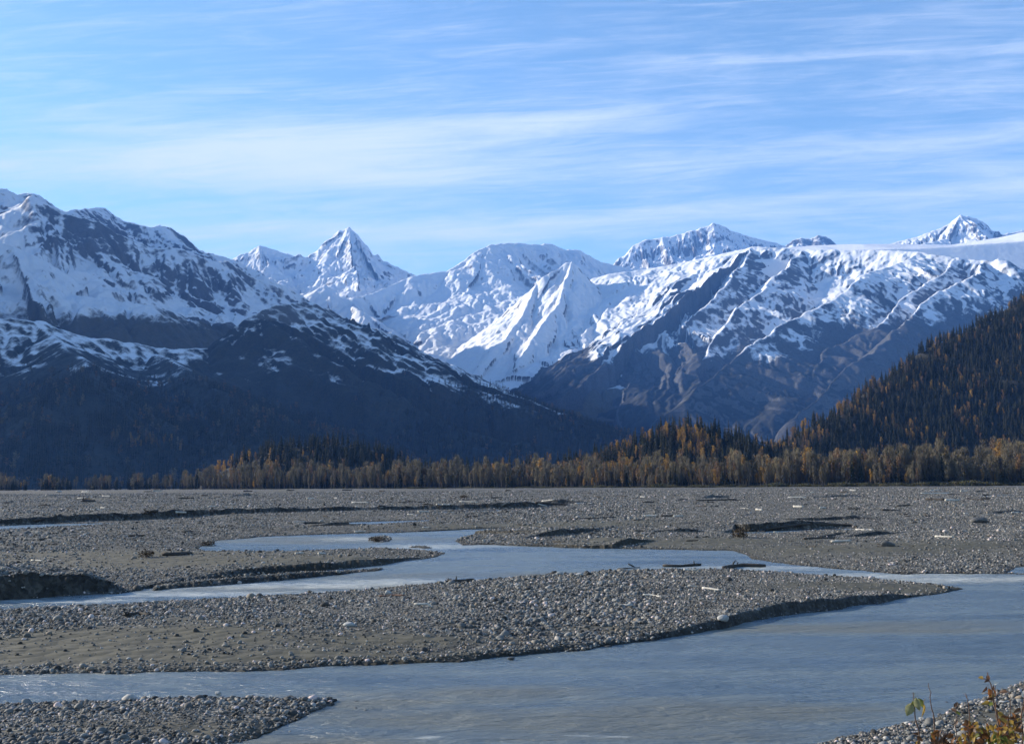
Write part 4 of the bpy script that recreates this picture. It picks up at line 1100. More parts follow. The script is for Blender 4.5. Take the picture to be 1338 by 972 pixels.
# far spruce wood on the lower half of the shadowed shoulder
n = 120000
X = RNG.uniform(-1500, 900, n); Y = RNG.uniform(1090, 4300, n)
px = 669 + F * X / Y; ok = (px > -60) & (px < 900); X, Y, px = X[ok], Y[ok], px[ok]
Z = sample(cB, X, Y)
line = 230 + 120 * fbm(X / 300, Y / 300, 3, 55) + np.clip(px - 420, 0, 400) * 0.25
ok = (Z > -5) & (RNG.random(len(X)) < sstep(80, -120, Z - line) * np.clip(0.75 + 1.0 * fbm(X / 120, Y / 120, 3, 57), 0.05, 1))
X, Y, Z = X[ok], Y[ok], Z[ok]; n = len(X)
h = RNG.uniform(12, 24, n); w_ = h * RNG.uniform(1.0, 1.5, n)
scatter('far_forest', np.stack([X, Y, Z - 0.5], 1), np.stack([h * 0, h * 0, RNG.uniform(0, 6.28, n)], 1), np.stack([w_, w_, h], 1), np.where(RNG.random(n) < np.clip(0.02 + 0.5 * fbm(X / 90, Y / 90, 3, 58), 0, 0.4), RNG.integers(4, 6, n), RNG.integers(0, 4, n)),
        proto_collection('far_forest', [both('far_forest', t, c, M_BARK, mc) for t, c, mc in KINDS['tiny']]), 'far spruce forest in shadow on the lower left mountainside', 'forest')
print('FAR', n)
# ------------------------------------------------------------------ cobbles on the bars
import bmesh
def stone_mesh(name, seed, material, sub=2, flat=0.62):
    bm = bmesh.new(); bmesh.ops.create_icosphere(bm, subdivisions=sub, radius=0.5)
    V = np.array([v.co[:] for v in bm.verts]); Fs = np.array([[v.index for v in f.verts] for f in bm.faces]); bm.free()
    g = np.random.default_rng(seed)
    for _ in range(7):           # chip flat faces off
        n_ = g.normal(0, 1, 3); n_ /= np.linalg.norm(n_); h = g.uniform(0.30, 0.44)
        d = V @ n_; V = V - np.outer(np.clip(d - h, 0, 1) * 0.85, n_)
    V *= [g.uniform(0.85, 1.25), g.uniform(0.7, 1.0), flat * g.uniform(0.8, 1.2)]
    return mesh_np(name, V, Fs, True, (material,))

m, nt, b = mat('cobble_stone', 0.8)
oi = nt.nodes.new('ShaderNodeObjectInfo')
c = ramp(nt, oi.outputs['Random'], [(0.0, (0.026, 0.025, 0.023)), (0.25, (0.069, 0.068, 0.064)), (0.55, (0.139, 0.136, 0.127)), (0.80, (0.240, 0.234, 0.219)), (0.90, (0.19, 0.15, 0.11)), (0.95, (0.36, 0.34, 0.31)), (1.0, (0.58, 0.46, 0.43))])
sp = noise(nt, coords(nt), 6.0, 4, 0.7)
nt.links.new(mix(nt, 1.0, c, ramp(nt, sp, [(0.3, (0.75, 0.75, 0.75)), (0.7, (1.15, 1.15, 1.15))]), 'MULTIPLY'), b.inputs['Base Color'])
M_STONE = m
n = 620000
r = np.exp(RNG.uniform(math.log(9), math.log(420), n)); th = RNG.uniform(rad(-29), rad(29), n)
sx_, sy_ = np.tan(th) * r, r
keep = ~((sy_ < 17) & (sx_ < 0))
sx_, sy_ = sx_[keep], sy_[keep]
gz, ge, gc = ground_height(sx_.astype(np.float32), sy_.astype(np.float32))
snd = sand_amount(sx_.astype(np.float32), sy_.astype(np.float32))
dens = np.clip(0.75 + 0.75 * fbm(sx_ / 9, sy_ / 7, 4, 121), 0.12, 1) * (1 - 0.92 * snd)
dens = np.where(ge < 0.9, np.maximum(dens, 0.8 * (1 - 0.6 * snd)), dens)
ok = (RNG.random(len(sx_)) < dens) & ((ge > 0.02) | ((ge > -0.9) & (RNG.random(len(sx_)) < 0.10)))
st_ = np.zeros(len(sx_)); g2, _, c2 = ground_height(sx_[ok].astype(np.float32), (sy_[ok] - np.clip(sy_[ok] / 420, .18, 2) * 0.7).astype(np.float32))
st_[ok] = (gz[ok] - g2) / (np.clip(sy_[ok] / 420, .18, 2) * 0.7); ok &= (st_ < 0.45) | (RNG.random(len(sx_)) < 0.4)
sx_, sy_, gz, ge = sx_[ok], sy_[ok], gz[ok], ge[ok]; n = len(sx_)
size = np.exp(RNG.normal(0, 0.46, n)) * 0.068 * (sy_ / 40) ** np.where(sy_ > 150, 0.5, 0.42)
size = size * np.exp(0.75 * fbm(sx_ / (7 * np.clip(sy_ / 50, .7, 4)), sy_ / (3.2 * np.clip(sy_ / 50, .7, 4)), 3, 131))
size = np.clip(size, 0.035, 0.6)
scatter('gravel', np.stack([sx_, sy_, gz + size * 0.10], 1), np.stack([RNG.normal(0, .35, n), RNG.normal(0, .35, n), RNG.uniform(0, 6.28, n)], 1), np.stack([size, size, size], 1),
        RNG.integers(0, 7, n), proto_collection('cobble', [stone_mesh('cobble', 400 + i, M_STONE) for i in range(7)]), 'loose grey cobbles covering the river bars', 'gravel')
print('STONES', n)

def on_ground(pts):
    """first meeting of each sight line with the gravel"""
    pts = np.array(pts, float); R_ = ray(pts[:, 0], pts[:, 1])
    d0 = np.array([on_water(*p)[1] for p in pts])
    t = np.linspace(0.72, 1.01, 160)
    D = d0[:, None] * t[None, :]
    Xq = (R_[:, 0:1] * D).astype(np.float32); Yq = D.astype(np.float32); Zq = R_[:, 2:3] * D
    gz_, _, _ = ground_height(Xq.ravel(), Yq.ravel()); gz_ = gz_.reshape(D.shape)
    hit = (Zq <= gz_); k = np.where(hit.any(1), hit.argmax(1), len(t) - 1)
    i = np.arange(len(pts))
    return np.stack([Xq[i, k], Yq[i, k], np.maximum(gz_[i, k], z_water(Yq[i, k]))], 1)

# ------------------------------------------------------------------ single rocks
m, nt, b = mat('pale_rock', 0.8)
nt.links.new(ramp(nt, noise(nt, coords(nt), 5.0, 5, 0.65), [(0.3, (0.24, 0.235, 0.22)), (0.7, (0.42, 0.41, 0.385))]), b.inputs['Base Color']); M_PALE = m
m, nt, b = mat('dark_rock', 0.75)
nt.links.new(ramp(nt, noise(nt, coords(nt), 5.0, 5, 0.65), [(0.3, (0.05, 0.05, 0.052)), (0.7, (0.12, 0.118, 0.115))]), b.inputs['Base Color']); M_DARK = m
BOULDERS = [
    (945, 812, 15, 0.62, M_PALE, 'bright white boulder at the waterline of the long middle bar'),
    (507, 776, 9, 0.8, M_PALE, 'pale knobbly rock behind the reddish plank on the middle bar'),
    (731, 751, 9, 0.6, M_PALE, 'pale rock at the upper edge of the middle bar, left one of two'),
    (757, 752, 11, 0.5, M_PALE, 'flat white rock at the upper edge of the middle bar, right one of two'),
    (456, 818, 17, 0.45, M_PALE, 'long flat whitish rock in the middle bar cobbles'),
    (822, 792, 9, 0.6, M_PALE, 'small pale rock on the right part of the middle bar'),
    (600, 792, 10, 0.6, M_DARK, 'dark rock beside the bent pale branch on the middle bar'),
    (808, 773, 10, 0.8, M_DARK, 'dark rock above the forked pale stick on the middle bar'),
    (828, 764, 9, 0.9, M_DARK, 'upright dark rock near the top of the middle bar'),
    (1160, 714, 17, 0.6, M_DARK, 'dark humped rock lying alone on the right gravel flat'),
    (1279, 683, 22, 0.45, M_DARK, 'dark lump of rock with a pale cap on the far right flat'),
    (1312, 918, 10, 0.5, M_PALE, 'white stone on the near bank behind the tall orange shoot'),
    (1266, 923, 13, 0.5, M_DARK, 'dark flat stone on top of the near bank'),
    (1205, 940, 9, 0.6, M_PALE, 'white stone on the near bank beside the yellow leaved sapling'),
    (1186, 946, 8, 0.6, M_PALE, 'white stone at the near waterline left of the sapling'),
    (1325, 920, 10, 0.8, M_DARK, 'dark upright stone on the near bank at the right edge'),
    (270, 866, 5, 0.8, M_PALE, 'small pale stone alone on the wet sand of the middle bar'),
    (668, 863, 9, 0.5, M_DARK, 'dark stone standing in the water below the middle bar'),
    (285, 909, 8, 0.7, M_PALE, 'pale stone on the tip of the near left bar'),
    (150, 803, 9, 0.5, M_DARK, 'dark stone left of the wood heap on the middle bar'),
    (80, 815, 10, 0.5, M_DARK, 'dark stone near the left end of the middle bar'),
    (365, 946, 10, 0.5, M_DARK, 'dark stone in the shallows below the near left bar'),
    (1322, 634, 10, 0.4, M_PALE, 'far white rock at the foot of the trees, right edge'),
    (77, 643, 7, 0.5, M_PALE, 'far pale rock on the flat at the far left'),
]
bp_ = on_ground([(b_[0], b_[1]) for b_ in BOULDERS])
for i, ((px_, py_, w_, fl, mt, lab), p) in enumerate(zip(BOULDERS, bp_)):
    s_ = w_ / F * p[1]
    o = add('boulder', stone_mesh('boulder', 500 + i, mt, 3, 1.0), None, (p[0], p[1], p[2] + s_ * fl * 0.22))
    o.scale = (s_, s_ * 0.8, s_ * fl); o.rotation_euler = (0, 0, random.Random(i).uniform(-.4, .4))
    tag(o, lab, 'rock')

# ------------------------------------------------------------------ driftwood
def wood(name, a, b_):
    m, nt, bs = mat(name, 0.85)
    v = coords(nt, (1, 1, 1))
    nt.links.new(ramp(nt, noise(nt, v, 7.0, 6, 0.75, 1.0), [(0.3, a), (0.7, b_)]), bs.inputs['Base Color'])
    bp = N(nt, 'ShaderNodeBump'); bp.inputs['Strength'].default_value = 0.6; bp.inputs['Distance'].default_value = 0.02
    nt.links.new(noise(nt, v, 18.0, 4, 0.7), bp.inputs['Height']); nt.links.new(bp.outputs[0], bs.inputs['Normal'])
    return m
W_PALE = wood('bleached_wood', (0.34, 0.31, 0.27), (0.56, 0.53, 0.47))
W_DARK = wood('wet_dark_wood', (0.025, 0.022, 0.020), (0.075, 0.065, 0.055))
W_GREY = wood('weathered_wood', (0.12, 0.11, 0.10), (0.26, 0.24, 0.215))
W_RED = wood('reddish_wood', (0.14, 0.075, 0.05), (0.26, 0.15, 0.10))

def log_shape(pts, r0, r1, seed, n=8, sides=8, bend=0.05):
    """uneven tapered log through the given points"""
    g = np.random.default_rng(seed); pts = np.array(pts, float); L = np.linalg.norm(pts[-1] - pts[0])
    t = np.linspace(0, len(pts) - 1, n); i = np.clip(t.astype(int), 0, len(pts) - 2); f = (t - i)[:, None]
    P = pts[i] * (1 - f) + pts[i + 1] * f
    P[1:-1] += g.normal(0, bend * L / n, (n - 2, 3)) * [1, 1, 0.3]
    rr = np.linspace(r0, r1, n) * g.uniform(0.82, 1.18, n)
    v, f_ = tube(P, rr, sides)
    v += g.normal(0, r1 * 0.10, v.shape)
    return v, f_, P, rr

# (photo points, radius in photo pixels at both ends, wood, extras, label); extras: number of branch stubs, root plate
LOGS = [
    ([(212, 727.5), (230, 726), (250, 723)], 2.6, 2.2, W_DARK, 1, False, 'thick dark log on the left gravel flat beside the brown bush'),
    ([(168, 702), (189, 700.5)], 1.5, 1.2, W_DARK, 0, False, 'short dark log lying above the brown bush on the left flat'),
    ([(43, 682.5), (56, 681)], 1.8, 1.2, W_DARK, 1, False, 'dark stub of log at the far left, on top of the long cut bank'),
    ([(41, 728), (52, 733), (55, 736)], 0.9, 0.7, W_PALE, 1, False, 'small pale forked stick on the far left gravel'),
    ([(109, 656.5), (124, 656)], 2.0, 1.6, W_DARK, 0, True, 'dark root stump far off on the left flat'),
    ([(192, 672.5), (206, 672)], 2.0, 1.5, W_DARK, 0, True, 'dark stump above the long cut bank at the left'),
    ([(229, 673), (243, 673.5)], 1.4, 1.1, W_PALE, 0, False, 'pale log end above the long cut bank at the left'),
    ([(233, 652), (253, 651.5)], 1.3, 1.0, W_DARK, 1, False, 'distant dark log below the gap left of the low knoll'),
    ([(165, 806), (180, 803), (196, 805)], 3.0, 2.0, W_DARK, 2, True, 'dark heap like root stump on the left of the middle bar'),
    ([(112, 803), (130, 804)], 1.8, 1.4, W_DARK, 0, False, 'low dark log on the left end of the middle bar'),
    ([(460, 657), (481, 657)], 1.0, 0.8, W_PALE, 0, False, 'thin white log on the far flat under the snow pyramid'),
    ([(401, 652.5), (410, 652)], 1.2, 0.9, W_PALE, 0, False, 'tiny white log on the far flat left of the pyramid'),
    ([(386, 724.5), (396, 723)], 1.5, 1.1, W_PALE, 2, False, 'white root fragment on the tongue bar, left of two'),
    ([(416, 725), (425, 723)], 1.5, 1.1, W_PALE, 2, False, 'white root fragment on the tongue bar, right of two'),
    ([(541, 789.5), (553, 788.5), (560, 789), (563, 793)], 1.5, 1.1, W_PALE, 0, False, 'pale bent branch hooked at its right end on the middle bar'),
    ([(496, 779.5), (512, 778.5), (528, 778.5)], 1.2, 0.9, W_RED, 0, False, 'thin reddish plank of driftwood at the top of the middle bar'),
    ([(586, 763), (602, 761), (618, 758.5)], 2.6, 1.8, W_DARK, 1, True, 'dark ragged log at the upper waterline of the middle bar'),
    ([(402, 689), (440, 687), (478, 685)], 1.2, 1.0, W_DARK, 1, False, 'long dark log above the upper pool'),
    ([(520, 657.5), (545, 656), (560, 656)], 1.0, 0.8, W_DARK, 1, False, 'distant dark log with a stub under the valley notch'),
    ([(744, 679), (770, 678), (802, 675.5)], 1.1, 0.9, W_DARK, 0, False, 'straight dark log with a raised branch on the far flat'),
    ([(797, 676), (799, 673), (802, 670)], 0.8, 0.4, W_DARK, 1, False, 'upright forked snag at the right end of a straight dark log'),
    ([(841, 675), (850, 674), (856, 674.5)], 1.2, 0.9, W_PALE, 1, False, 'pale driftwood piece left of a small dark log on the far flat'),
    ([(864, 675), (880, 674.5)], 1.3, 1.0, W_DARK, 0, False, 'small dark log between two pale driftwood pieces'),
    ([(880, 675), (892, 674.5)], 1.1, 0.9, W_PALE, 1, False, 'pale driftwood piece right of a small dark log on the far flat'),
    ([(866, 741.5), (885, 742), (915, 740)], 2.0, 1.4, W_DARK, 1, False, 'dark log with a tapered end at the pool edge of the middle bar'),
    ([(945, 743), (965, 741.5), (1000, 742)], 2.6, 2.0, W_DARK, 2, False, 'thickest dark log at the pool edge of the middle bar'),
    ([(893, 745.5), (912, 745.5)], 1.6, 1.2, W_PALE, 0, False, 'short pale log just below the dark tapered log'),
    ([(808, 745), (822, 744.5), (836, 743.5)], 1.0, 0.8, W_DARK, 0, False, 'thin dark log at the pool edge beside a leaning stick'),
    ([(821, 736.5), (833, 742.5)], 0.7, 0.9, W_DARK, 0, False, 'leaning stick poking up over the blue pool'),
    ([(918, 768.5), (928, 770), (942, 772.5)], 1.5, 1.0, W_PALE, 1, False, 'pale wavy branch at the right of the middle bar'),
    ([(900, 766), (910, 766.5)], 1.0, 0.8, W_PALE, 1, False, 'short pale stick left of the wavy branch'),
    ([(840, 778), (852, 778.5), (864, 781)], 1.5, 0.9, W_PALE, 3, False, 'pale many forked branch on the middle bar'),
    ([(776, 773), (800, 775), (826, 777)], 0.8, 0.6, W_GREY, 1, False, 'long thin grey stick on the middle bar'),
    ([(814, 789), (824, 793)], 1.0, 0.7, W_PALE, 2, False, 'small pale twiggy stick below the many forked branch'),
    ([(988, 666), (996, 668)], 1.6, 1.2, W_PALE, 0, False, 'white block of wood on the far flat below the knoll'),
    ([(1037, 662.5), (1049, 663)], 1.5, 1.2, W_PALE, 0, False, 'white log on the far flat, left of a small post'),
    ([(1071, 665), (1079, 664)], 1.2, 1.0, W_PALE, 1, False, 'white log end with a small dark post'),
    ([(1235, 654.5), (1253, 654.5)], 1.6, 1.3, W_PALE, 0, False, 'bright white log beside a dark log on the right far flat'),
    ([(1210, 652.5), (1234, 654)], 1.7, 1.3, W_DARK, 1, False, 'dark log ending at the bright white log'),
    ([(1153, 667.5), (1175, 666.5)], 1.3, 1.0, W_DARK, 0, False, 'lower of two short dark logs on the right far flat'),
    ([(1172, 662.5), (1189, 660.5)], 1.2, 1.0, W_DARK, 0, False, 'upper of two short dark logs on the right far flat'),
    ([(1086, 708.5), (1111, 707.5)], 1.6, 1.3, W_PALE, 0, False, 'long white log on the right gravel flat above the pool'),
    ([(1118, 691.5), (1141, 694)], 1.6, 1.2, W_PALE, 1, False, 'pale log at the right end of the long dark bank'),
    ([(1222, 702), (1246, 702.5)], 1.5, 1.1, W_PALE, 2, False, 'pale broken log on the right flat near the edge'),
    ([(1011, 695), (1015, 694.5), (1016, 698), (1016, 702)], 0.9, 0.6, W_PALE, 0, False, 'white curved branch arching over the dark bank'),
    ([(1000, 693.5), (1050, 688), (1110, 687), (1118, 689)], 1.6, 1.2, W_DARK, 1, False, 'very long dark log lying along the right dark bank'),
    ([(1050, 705), (1090, 703.5)], 1.4, 1.1, W_DARK, 1, False, 'dark log in front of the long dark bank at the right'),
    ([(50, 933), (62, 931), (70, 933)], 2.4, 1.6, W_DARK, 0, False, 'dark log on the near left bar, leftmost'),
    ([(75, 930), (92, 929)], 1.6, 1.2, W_GREY, 0, False, 'grey log on the near left bar between two dark ones'),
    ([(138, 930), (150, 926.5), (168, 925)], 2.0, 1.4, W_GREY, 1, False, 'pale topped log on the near left bar, rightmost'),
    ([(60, 648), (100, 647.5)], 0.9, 0.8, W_GREY, 0, False, 'long grey log near the far trees at the left'),
    ([(600, 656), (625, 656.5)], 0.9, 0.8, W_PALE, 0, False, 'thin pale log on the far flat under the sunlit peak'),
    ([(1204, 645.5), (1240, 644.5)], 0.9, 0.8, W_PALE, 0, False, 'thin pale log close to the trees at the right'),
    ([(1030, 650.5), (1052, 650)], 0.9, 0.8, W_PALE, 0, False, 'thin pale log close to the trees below the hillside'),
    ([(655, 661.5), (666, 659)], 1.2, 0.9, W_GREY, 1, True, 'pale root stump on the far flat under the sunlit peak'),
    ([(910, 655.5), (962, 652)], 1.0, 0.9, W_DARK, 1, False, 'long dark log on the far flat below the rounded knoll'),
    ([(700, 661), (740, 660)], 1.2, 1.0, W_DARK, 0, False, 'dark log on the far cut bank under the sunlit peak'),
    ([(1265, 652), (1285, 654)], 1.2, 0.9, W_DARK, 0, True, 'small dark stump on the far flat near the right edge'),
]
_g = random.Random(44)
for _ in range(120):      # litter of small sticks over the farther flats
    x_, y_ = _g.uniform(5, 1330), 641 + 75 * _g.random() ** 1.6; l_ = _g.uniform(4, 16)
    pw_ = on_water(x_, y_)
    if edge_field(np.array([pw_[0]], np.float32), np.array([pw_[1]], np.float32))[0] < 1.5: continue
    pale = _g.random() < 0.2
    LOGS.append(([(x_, y_), (x_ + l_, y_ + _g.uniform(-1, 1))], 0.9, 0.6, W_PALE if pale else W_DARK, _g.randint(0, 1), False,
                 'small pale stick lying loose on the farther gravel' if pale else 'small dark stick lying loose on the farther gravel'))
flat = [p for l in LOGS for p in l[0]]
gp = on_ground(flat); k_ = 0
for i, (pts, ra, rb, mt, nbr, root, lab) in enumerate(LOGS):
    q = gp[k_:k_ + len(pts)].copy(); k_ += len(pts)
    dm = q[:, 1].mean(); ra_, rb_ = ra / F * dm, rb / F * dm
    upright = lab.startswith(('upright', 'leaning', 'white curved', 'pale bent')) 
    if upright:      # parts of it stand clear of the ground: keep the photographed outline at one distance
        d_ = q[:, 1].min() if not lab.startswith('pale bent') else dm
        foot = max(range(len(pts)), key=lambda j: pts[j][1])
        d_ = q[foot, 1]
        q = np.array([ray([p[0]], [p[1]])[0] * d_ for p in pts])
    else:
        # far off, a pixel of height is many metres of depth: keep the lie of the log natural
        L = abs(pts[-1][0] - pts[0][0]) / F * dm
        dy = np.clip(q[:, 1] - dm, -0.35 * L - 0.1, 0.35 * L + 0.1); q[:, 1] = dm + dy; q[:, 0] = (np.array([p[0] for p in pts]) - 669) / F * q[:, 1] + (ray([pts[0][0]], [pts[0][1]])[0][0] - (pts[0][0] - 669) / F) * q[:, 1]
        zz_, _, _ = ground_height(q[:, 0].astype(np.float32), q[:, 1].astype(np.float32))
        q[:, 2] = np.maximum(zz_, z_water(q[:, 1])) + max(ra_, rb_) * 0.7
    base = q[0].copy()
    v, f_, P, rr = log_shape(q - base, ra_, rb_, 700 + i)
    o = add('driftwood_log' if not root else 'driftwood_stump', mesh_np('log', v, f_, True, (mt,)), None, base)
    tag(o, lab, 'driftwood', 'loose pale sticks' if lab.startswith('small pale stick lying') else 'loose dark sticks' if lab.startswith('small dark stick lying') else 'driftwood on the river gravel')
    g = np.random.default_rng(800 + i)
    for j in range(nbr):
        s_ = g.integers(2, len(P) - 1); L = np.linalg.norm(P[-1] - P[0]) * g.uniform(0.10, 0.22); an = g.uniform(0.4, 2.7)
        e = P[s_] + np.array([math.cos(an) * L, g.normal(0, .3) * L, abs(math.sin(an)) * L * 0.6 + rr[s_]])
        mid = (P[s_] + e) / 2 + g.normal(0, .06, 3) * L
        v, f_ = tube([P[s_], mid, e], (rr[s_] * 0.55, rr[s_] * 0.4, rr[s_] * 0.15), 6)
        add('branch', mesh_np('branch', v, f_, True, (mt,)), o)
    if root:
        parts = []
        for j in range(9):
            a_ = g.uniform(0, 6.28); L = ra_ * g.uniform(1.6, 3.4)
            e = P[0] + np.array([g.normal(0, .5) * L, math.cos(a_) * L, math.sin(a_) * L * 0.8 + 0.3 * ra_])
            parts.append(tube([P[0] + [ra_ * .3, 0, 0], (P[0] + e) / 2 + g.normal(0, .12, 3) * L, e], (ra_ * 0.5, ra_ * 0.35, ra_ * 0.08), 5))
        v, f_ = join(parts); add('root_plate', mesh_np('root_plate', v, f_, True, (mt,)), o)

# ------------------------------------------------------------------ bushes on the flats
def flat_bush(px_, py_, wpx, hpx, seed, mc, lab):
    p = on_ground([(px_, py_)])[0]; w_, h_ = wpx / F * p[1], hpx / F * p[1]
    (tv, tf), (lv, lf) = bush_shape(seed, 340)
    root = bpy.data.objects.new('willow_bush', None); COL.objects.link(root); root.location = p; root.scale = (w_ / 1.5, w_ / 1.5, h_)
    tag(root, lab, 'bush')
    add('stems', mesh_np('stems', tv, tf, True, (M_BARK,)), root); add('foliage', mesh_np('foliage', lv, lf, False, (mc,)), root)
M_BROWN = leaf_material('brown_willow', [(0.0, (0.030, 0.022, 0.015)), (1.0, (0.085, 0.06, 0.035))], 0.8, 0.1)
flat_bush(191, 728, 20, 10, 900, M_BROWN, 'round brown willow bush on the left gravel flat')
flat_bush(967, 702, 20, 13, 901, M_BROWN, 'dark brown bush at the left end of the long dark bank')
flat_bush(492, 707, 22, 7, 902, M_BROWN, 'low dark brush on the small islet in the upper pool')
flat_bush(272, 714, 20, 7, 903, M_BROWN, 'low brown brush at the left tip of the upper pool')
flat_bush(606, 651, 11, 5, 904, M_BROWN, 'small dark bush far off on the flat under the valley notch')
flat_bush(115, 656, 10, 6, 905, M_BROWN, 'small dark bush far off on the left flat')
# ------------------------------------------------------------------ shoots on the near bank
def leaf_mat(name, c0, c1, tr=0.45):
    m, nt, b = mat(name, 0.55)
    c = ramp(nt, noise(nt, coords(nt), 22.0, 4, 0.6), [(0.35, c0), (0.65, c1)])
    nt.links.new(c, b.inputs['Base Color'])
    t = nt.nodes.new('ShaderNodeBsdfTranslucent'); nt.links.new(c, t.inputs['Color'])
    mx = nt.nodes.new('ShaderNodeMixShader'); mx.inputs[0].default_value = tr
    nt.links.new(b.outputs[0], mx.inputs[1]); nt.links.new(t.outputs[0], mx.inputs[2]); nt.links.new(mx.outputs[0], nt.nodes['Material Output'].inputs['Surface'])
    return m
L_PALE = leaf_mat('pale_yellow_green_leaf', (0.20, 0.20, 0.09), (0.32, 0.31, 0.16))
L_YEL = leaf_mat('yellow_leaf', (0.24, 0.15, 0.035), (0.36, 0.24, 0.055))
L_ORG = leaf_mat('orange_brown_leaf', (0.13, 0.055, 0.022), (0.24, 0.10, 0.03))
L_BRN = leaf_mat('withered_brown_leaf', (0.055, 0.032, 0.022), (0.14, 0.075, 0.04), 0.25)
L_GRN = leaf_mat('green_leaf', (0.08, 0.11, 0.025), (0.16, 0.17, 0.04))
L_WHT = leaf_mat('silvery_leaf_underside', (0.50, 0.48, 0.42), (0.62, 0.60, 0.54), 0.3)
L_STEM = wood('shoot_bark', (0.055, 0.035, 0.028), (0.12, 0.075, 0.055))

def leaf_geo(L, w_, curl, seed):
    """one leaf: stalk at the origin, blade along +x, folded along its midrib and curled"""
    g = np.random.default_rng(seed); n = 7; V = []; Fs = []
    for i in range(n):
        t = i / (n - 1); hw = w_ * (math.sin(math.pi * min(1, t ** 0.75)) ** 0.8) * 0.5 * (1 - 0.15 * t)
        x = L * t; z = -curl * L * t * t
        V += [(x, -hw * g.uniform(.9, 1.1), z + hw * 0.45), (x, 0, z), (x, hw * g.uniform(.9, 1.1), z + hw * 0.45)]
        if i:
            o = 3 * i
            Fs += [(o - 3, o - 2, o + 1), (o - 3, o + 1, o), (o - 2, o - 1, o + 2), (o - 2, o + 2, o + 1)]
    v2, f2 = tube([(-L * 0.35, 0, L * 0.10), (-L * .1, 0, 0.01 * L), (0.02 * L, 0, 0)], (L * .016, L * .014, L * .012), 4)
    return join([(np.array(V), np.array(Fs)), (v2, f2)])

def shoot(lab, cat, depth, stem, leaves, r=0.006, twigs=()):
    """stem: photo points from the foot up; leaves: (px, py, length in px, direction angle in degrees in the picture, material)"""
    P = np.array([ray([a], [b_])[0] * depth for a, b_ in stem])
    x0, y0 = P[0, 0], P[0, 1]
    gz_, _, _ = ground_height(np.array([x0], np.float32), np.array([y0], np.float32))
    P = np.vstack([[x0 - 0.02, y0, gz_[0] - 0.03], P]) if P[0, 2] > gz_[0] + 0.02 else P
    base = P[0].copy(); P = P - base
    root = bpy.data.objects.new('shoot', None); COL.objects.link(root); root.location = base; root.empty_display_size = 0.1
    root.name = 'willow_shoot' if leaves else 'bare_shoot'
    tag(root, lab, cat)
    t = np.linspace(0, len(P) - 1, 14); i = np.clip(t.astype(int), 0, len(P) - 2); f = (t - i)[:, None]
    Q = P[i] * (1 - f) + P[i + 1] * f
    Q[1:-1] += np.random.default_rng(int(x0 * 1000) % 9999).normal(0, 0.006, (12, 3))
    v, f_ = tube(Q, np.linspace(r, r * 0.35, 14), 6)
    add('stem', mesh_np('stem', v, f_, True, (L_STEM,)), root)
    for (a, b_, c, d) in twigs:
        A = ray([a], [b_])[0] * depth - base; B = ray([c], [d])[0] * (depth + 0.04) - base
        v, f_ = tube([A, (A + B) / 2 + [0, 0, 0.01], B], (r * .4, r * .3, r * .15), 5)
        add('twig', mesh_np('twig', v, f_, True, (L_STEM,)), root)
    for j, (a, b_, lp, an, mt) in enumerate(leaves):
        g = random.Random(j * 7 + int(a)); L = lp * 0.74 / F * depth
        c = ray([a], [b_])[0] * (depth + g.uniform(-.08, .08)) - base
        v, f_ = leaf_geo(L, L * g.uniform(0.42, 0.62), g.uniform(0.05, 0.35), j)
        o = add('leaf', mesh_np('leaf', v, f_, True, (mt,)), root)
        # picture angle: 0 right, 90 up; blade tilted to catch the light
        M = Matrix.Rotation(rad(-an), 4, 'Y') @ Matrix.Rotation(rad(g.uniform(40, 130)), 4, 'X')
        M = Matrix.Rotation(rad(g.uniform(-35, 35)), 4, 'Z') @ M
        half = Vector((L * 0.5, 0, 0)); half.rotate(M.to_euler())
        o.matrix_local = Matrix.Translation(Vector(c) - half) @ M

shoot('slim sapling with three large pale yellow green leaves by the water', 'shrub', 10.0, [(1199, 985), (1199, 950), (1196, 925), (1193, 904)],
      [(1188, 927, 26, 250, L_PALE), (1199, 920, 24, 285, L_PALE), (1206, 928, 24, 262, L_YEL), (1193, 921, 20, 230, L_GRN), (1204, 918, 17, 300, L_GRN), (1197, 958, 14, 200, L_BRN), (1202, 965, 13, 320, L_BRN), (1199, 972, 14, 250, L_YEL)], 0.009)
shoot('tall bare dark twig right of the yellow leaved sapling', 'shrub', 10.2, [(1222, 985), (1220, 935), (1216, 912), (1213, 892)], [], 0.008)
shoot('short bare twig standing on the near bank crest', 'shrub', 10.4, [(1269, 985), (1266, 922), (1263, 910), (1261, 905)], [], 0.007, [(1263, 911, 1259, 906)])
shoot('tallest orange leaved shoot on the near bank', 'shrub', 9.6, [(1306, 990), (1303, 945), (1300, 920), (1294, 900), (1290, 878)],
      [(1291, 886, 13, 265, L_ORG), (1289, 889, 10, 220, L_BRN), (1302, 892, 10, 30, L_WHT), (1282, 885, 11, 170, L_YEL), (1287, 901, 13, 240, L_BRN), (1293, 905, 17, 280, L_ORG), (1296, 910, 15, 255, L_YEL),
       (1300, 906, 16, 300, L_ORG), (1284, 905, 9, 200, L_WHT), (1288, 918, 16, 190, L_YEL), (1295, 919, 15, 350, L_GRN), (1301, 922, 16, 280, L_BRN), (1303, 932, 14, 265, L_BRN), (1306, 943, 14, 300, L_ORG), (1299, 950, 15, 230, L_YEL), (1308, 957, 16, 320, L_ORG), (1299, 966, 17, 210, L_GRN), (1312, 966, 18, 340, L_YEL), (1293, 912, 12, 210, L_BRN), (1298, 898, 10, 60, L_BRN)],
      0.011, [(1299, 905, 1302, 893), (1292, 890, 1282, 886), (1300, 910, 1312, 903), (1294, 908, 1285, 905)])
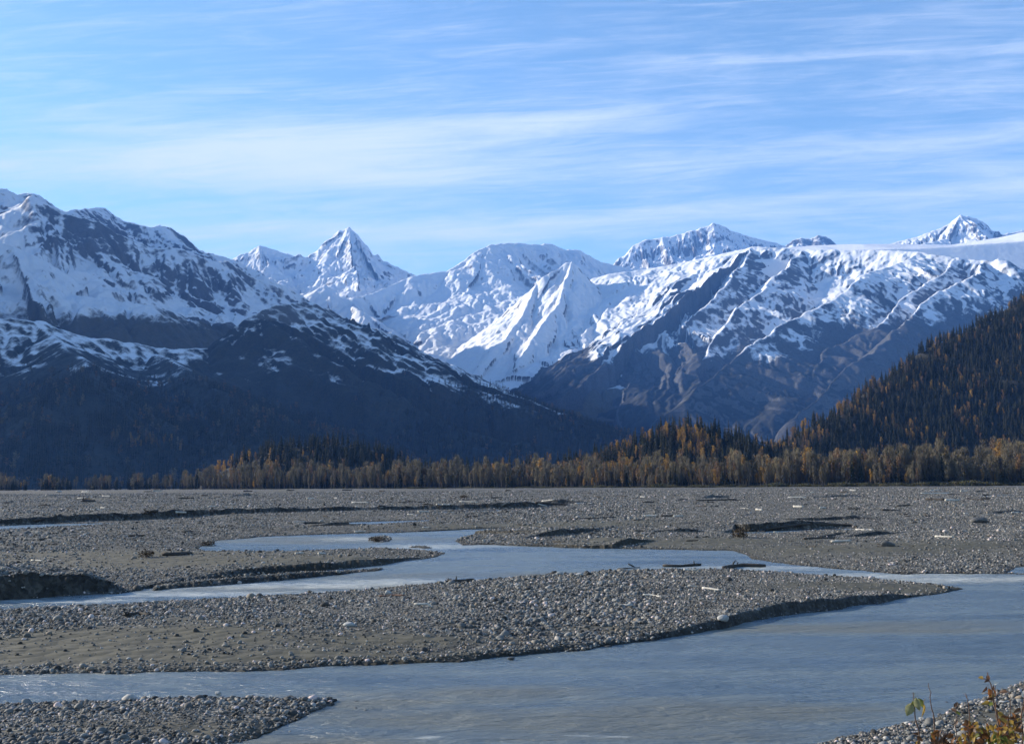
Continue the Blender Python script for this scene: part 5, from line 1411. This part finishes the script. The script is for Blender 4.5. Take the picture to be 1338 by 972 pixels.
shoot('thin dark twig between the orange shoot and the right edge', 'shrub', 9.8, [(1321, 985), (1320, 930), (1319, 905)], [(1311, 903, 13, 178, L_BRN)], 0.006, [(1320, 906, 1314, 903)])
shoot('brown leaved shoot cut by the right edge of the view', 'shrub', 9.2, [(1337, 990), (1335, 945), (1338, 895)],
      [(1337, 907, 11, 100, L_WHT), (1329, 928, 15, 215, L_BRN), (1334, 934, 16, 260, L_ORG), (1328, 940, 15, 190, L_YEL), (1338, 925, 15, 300, L_BRN), (1331, 952, 17, 230, L_ORG), (1326, 962, 18, 200, L_YEL), (1338, 965, 18, 320, L_GRN)], 0.009)
shoot('small withered shoot with curled brown leaf tips on the bank', 'shrub', 10.2, [(1250, 985), (1249, 940), (1248, 919)], [(1249, 920, 11, 60, L_BRN), (1246, 927, 11, 160, L_BRN), (1252, 931, 12, 330, L_GRN), (1250, 945, 12, 250, L_BRN)], 0.006)
def low(lab, x, top, depth, seed, mats, n):
    g = random.Random(seed)
    lv = [(x + g.uniform(-13, 13), g.uniform(top, 975), g.uniform(10, 17), g.uniform(0, 360), g.choice(mats)) for _ in range(int(n * 1.7))]
    tw = [(x + g.uniform(-1, 1), g.uniform(top + 8, 970), x + g.uniform(-13, 13), g.uniform(top - 3, 960)) for _ in range(18)]
    shoot(lab, 'shrub', depth, [(x + 2, 992), (x + 1, 965), (x, top)], lv, 0.007, tw)
low('low tuft of red orange leaves on the near bank slope', 1265, 944, 9.5, 1, (L_ORG, L_ORG, L_BRN, L_YEL), 20)
low('low tuft of yellow and orange leaves left of the tallest shoot', 1284, 948, 9.3, 2, (L_YEL, L_ORG, L_GRN, L_BRN), 22)
low('low tuft of mixed yellow leaves right of the tallest shoot', 1318, 934, 9.1, 3, (L_YEL, L_ORG, L_BRN, L_YEL), 24)
low('sparse brown tuft at the bottom edge, right of the sapling', 1232, 956, 9.7, 4, (L_BRN, L_ORG, L_BRN, L_GRN), 14)
low('small green and yellow tuft at the bottom right corner', 1310, 956, 8.9, 5, (L_GRN, L_YEL, L_ORG), 18)
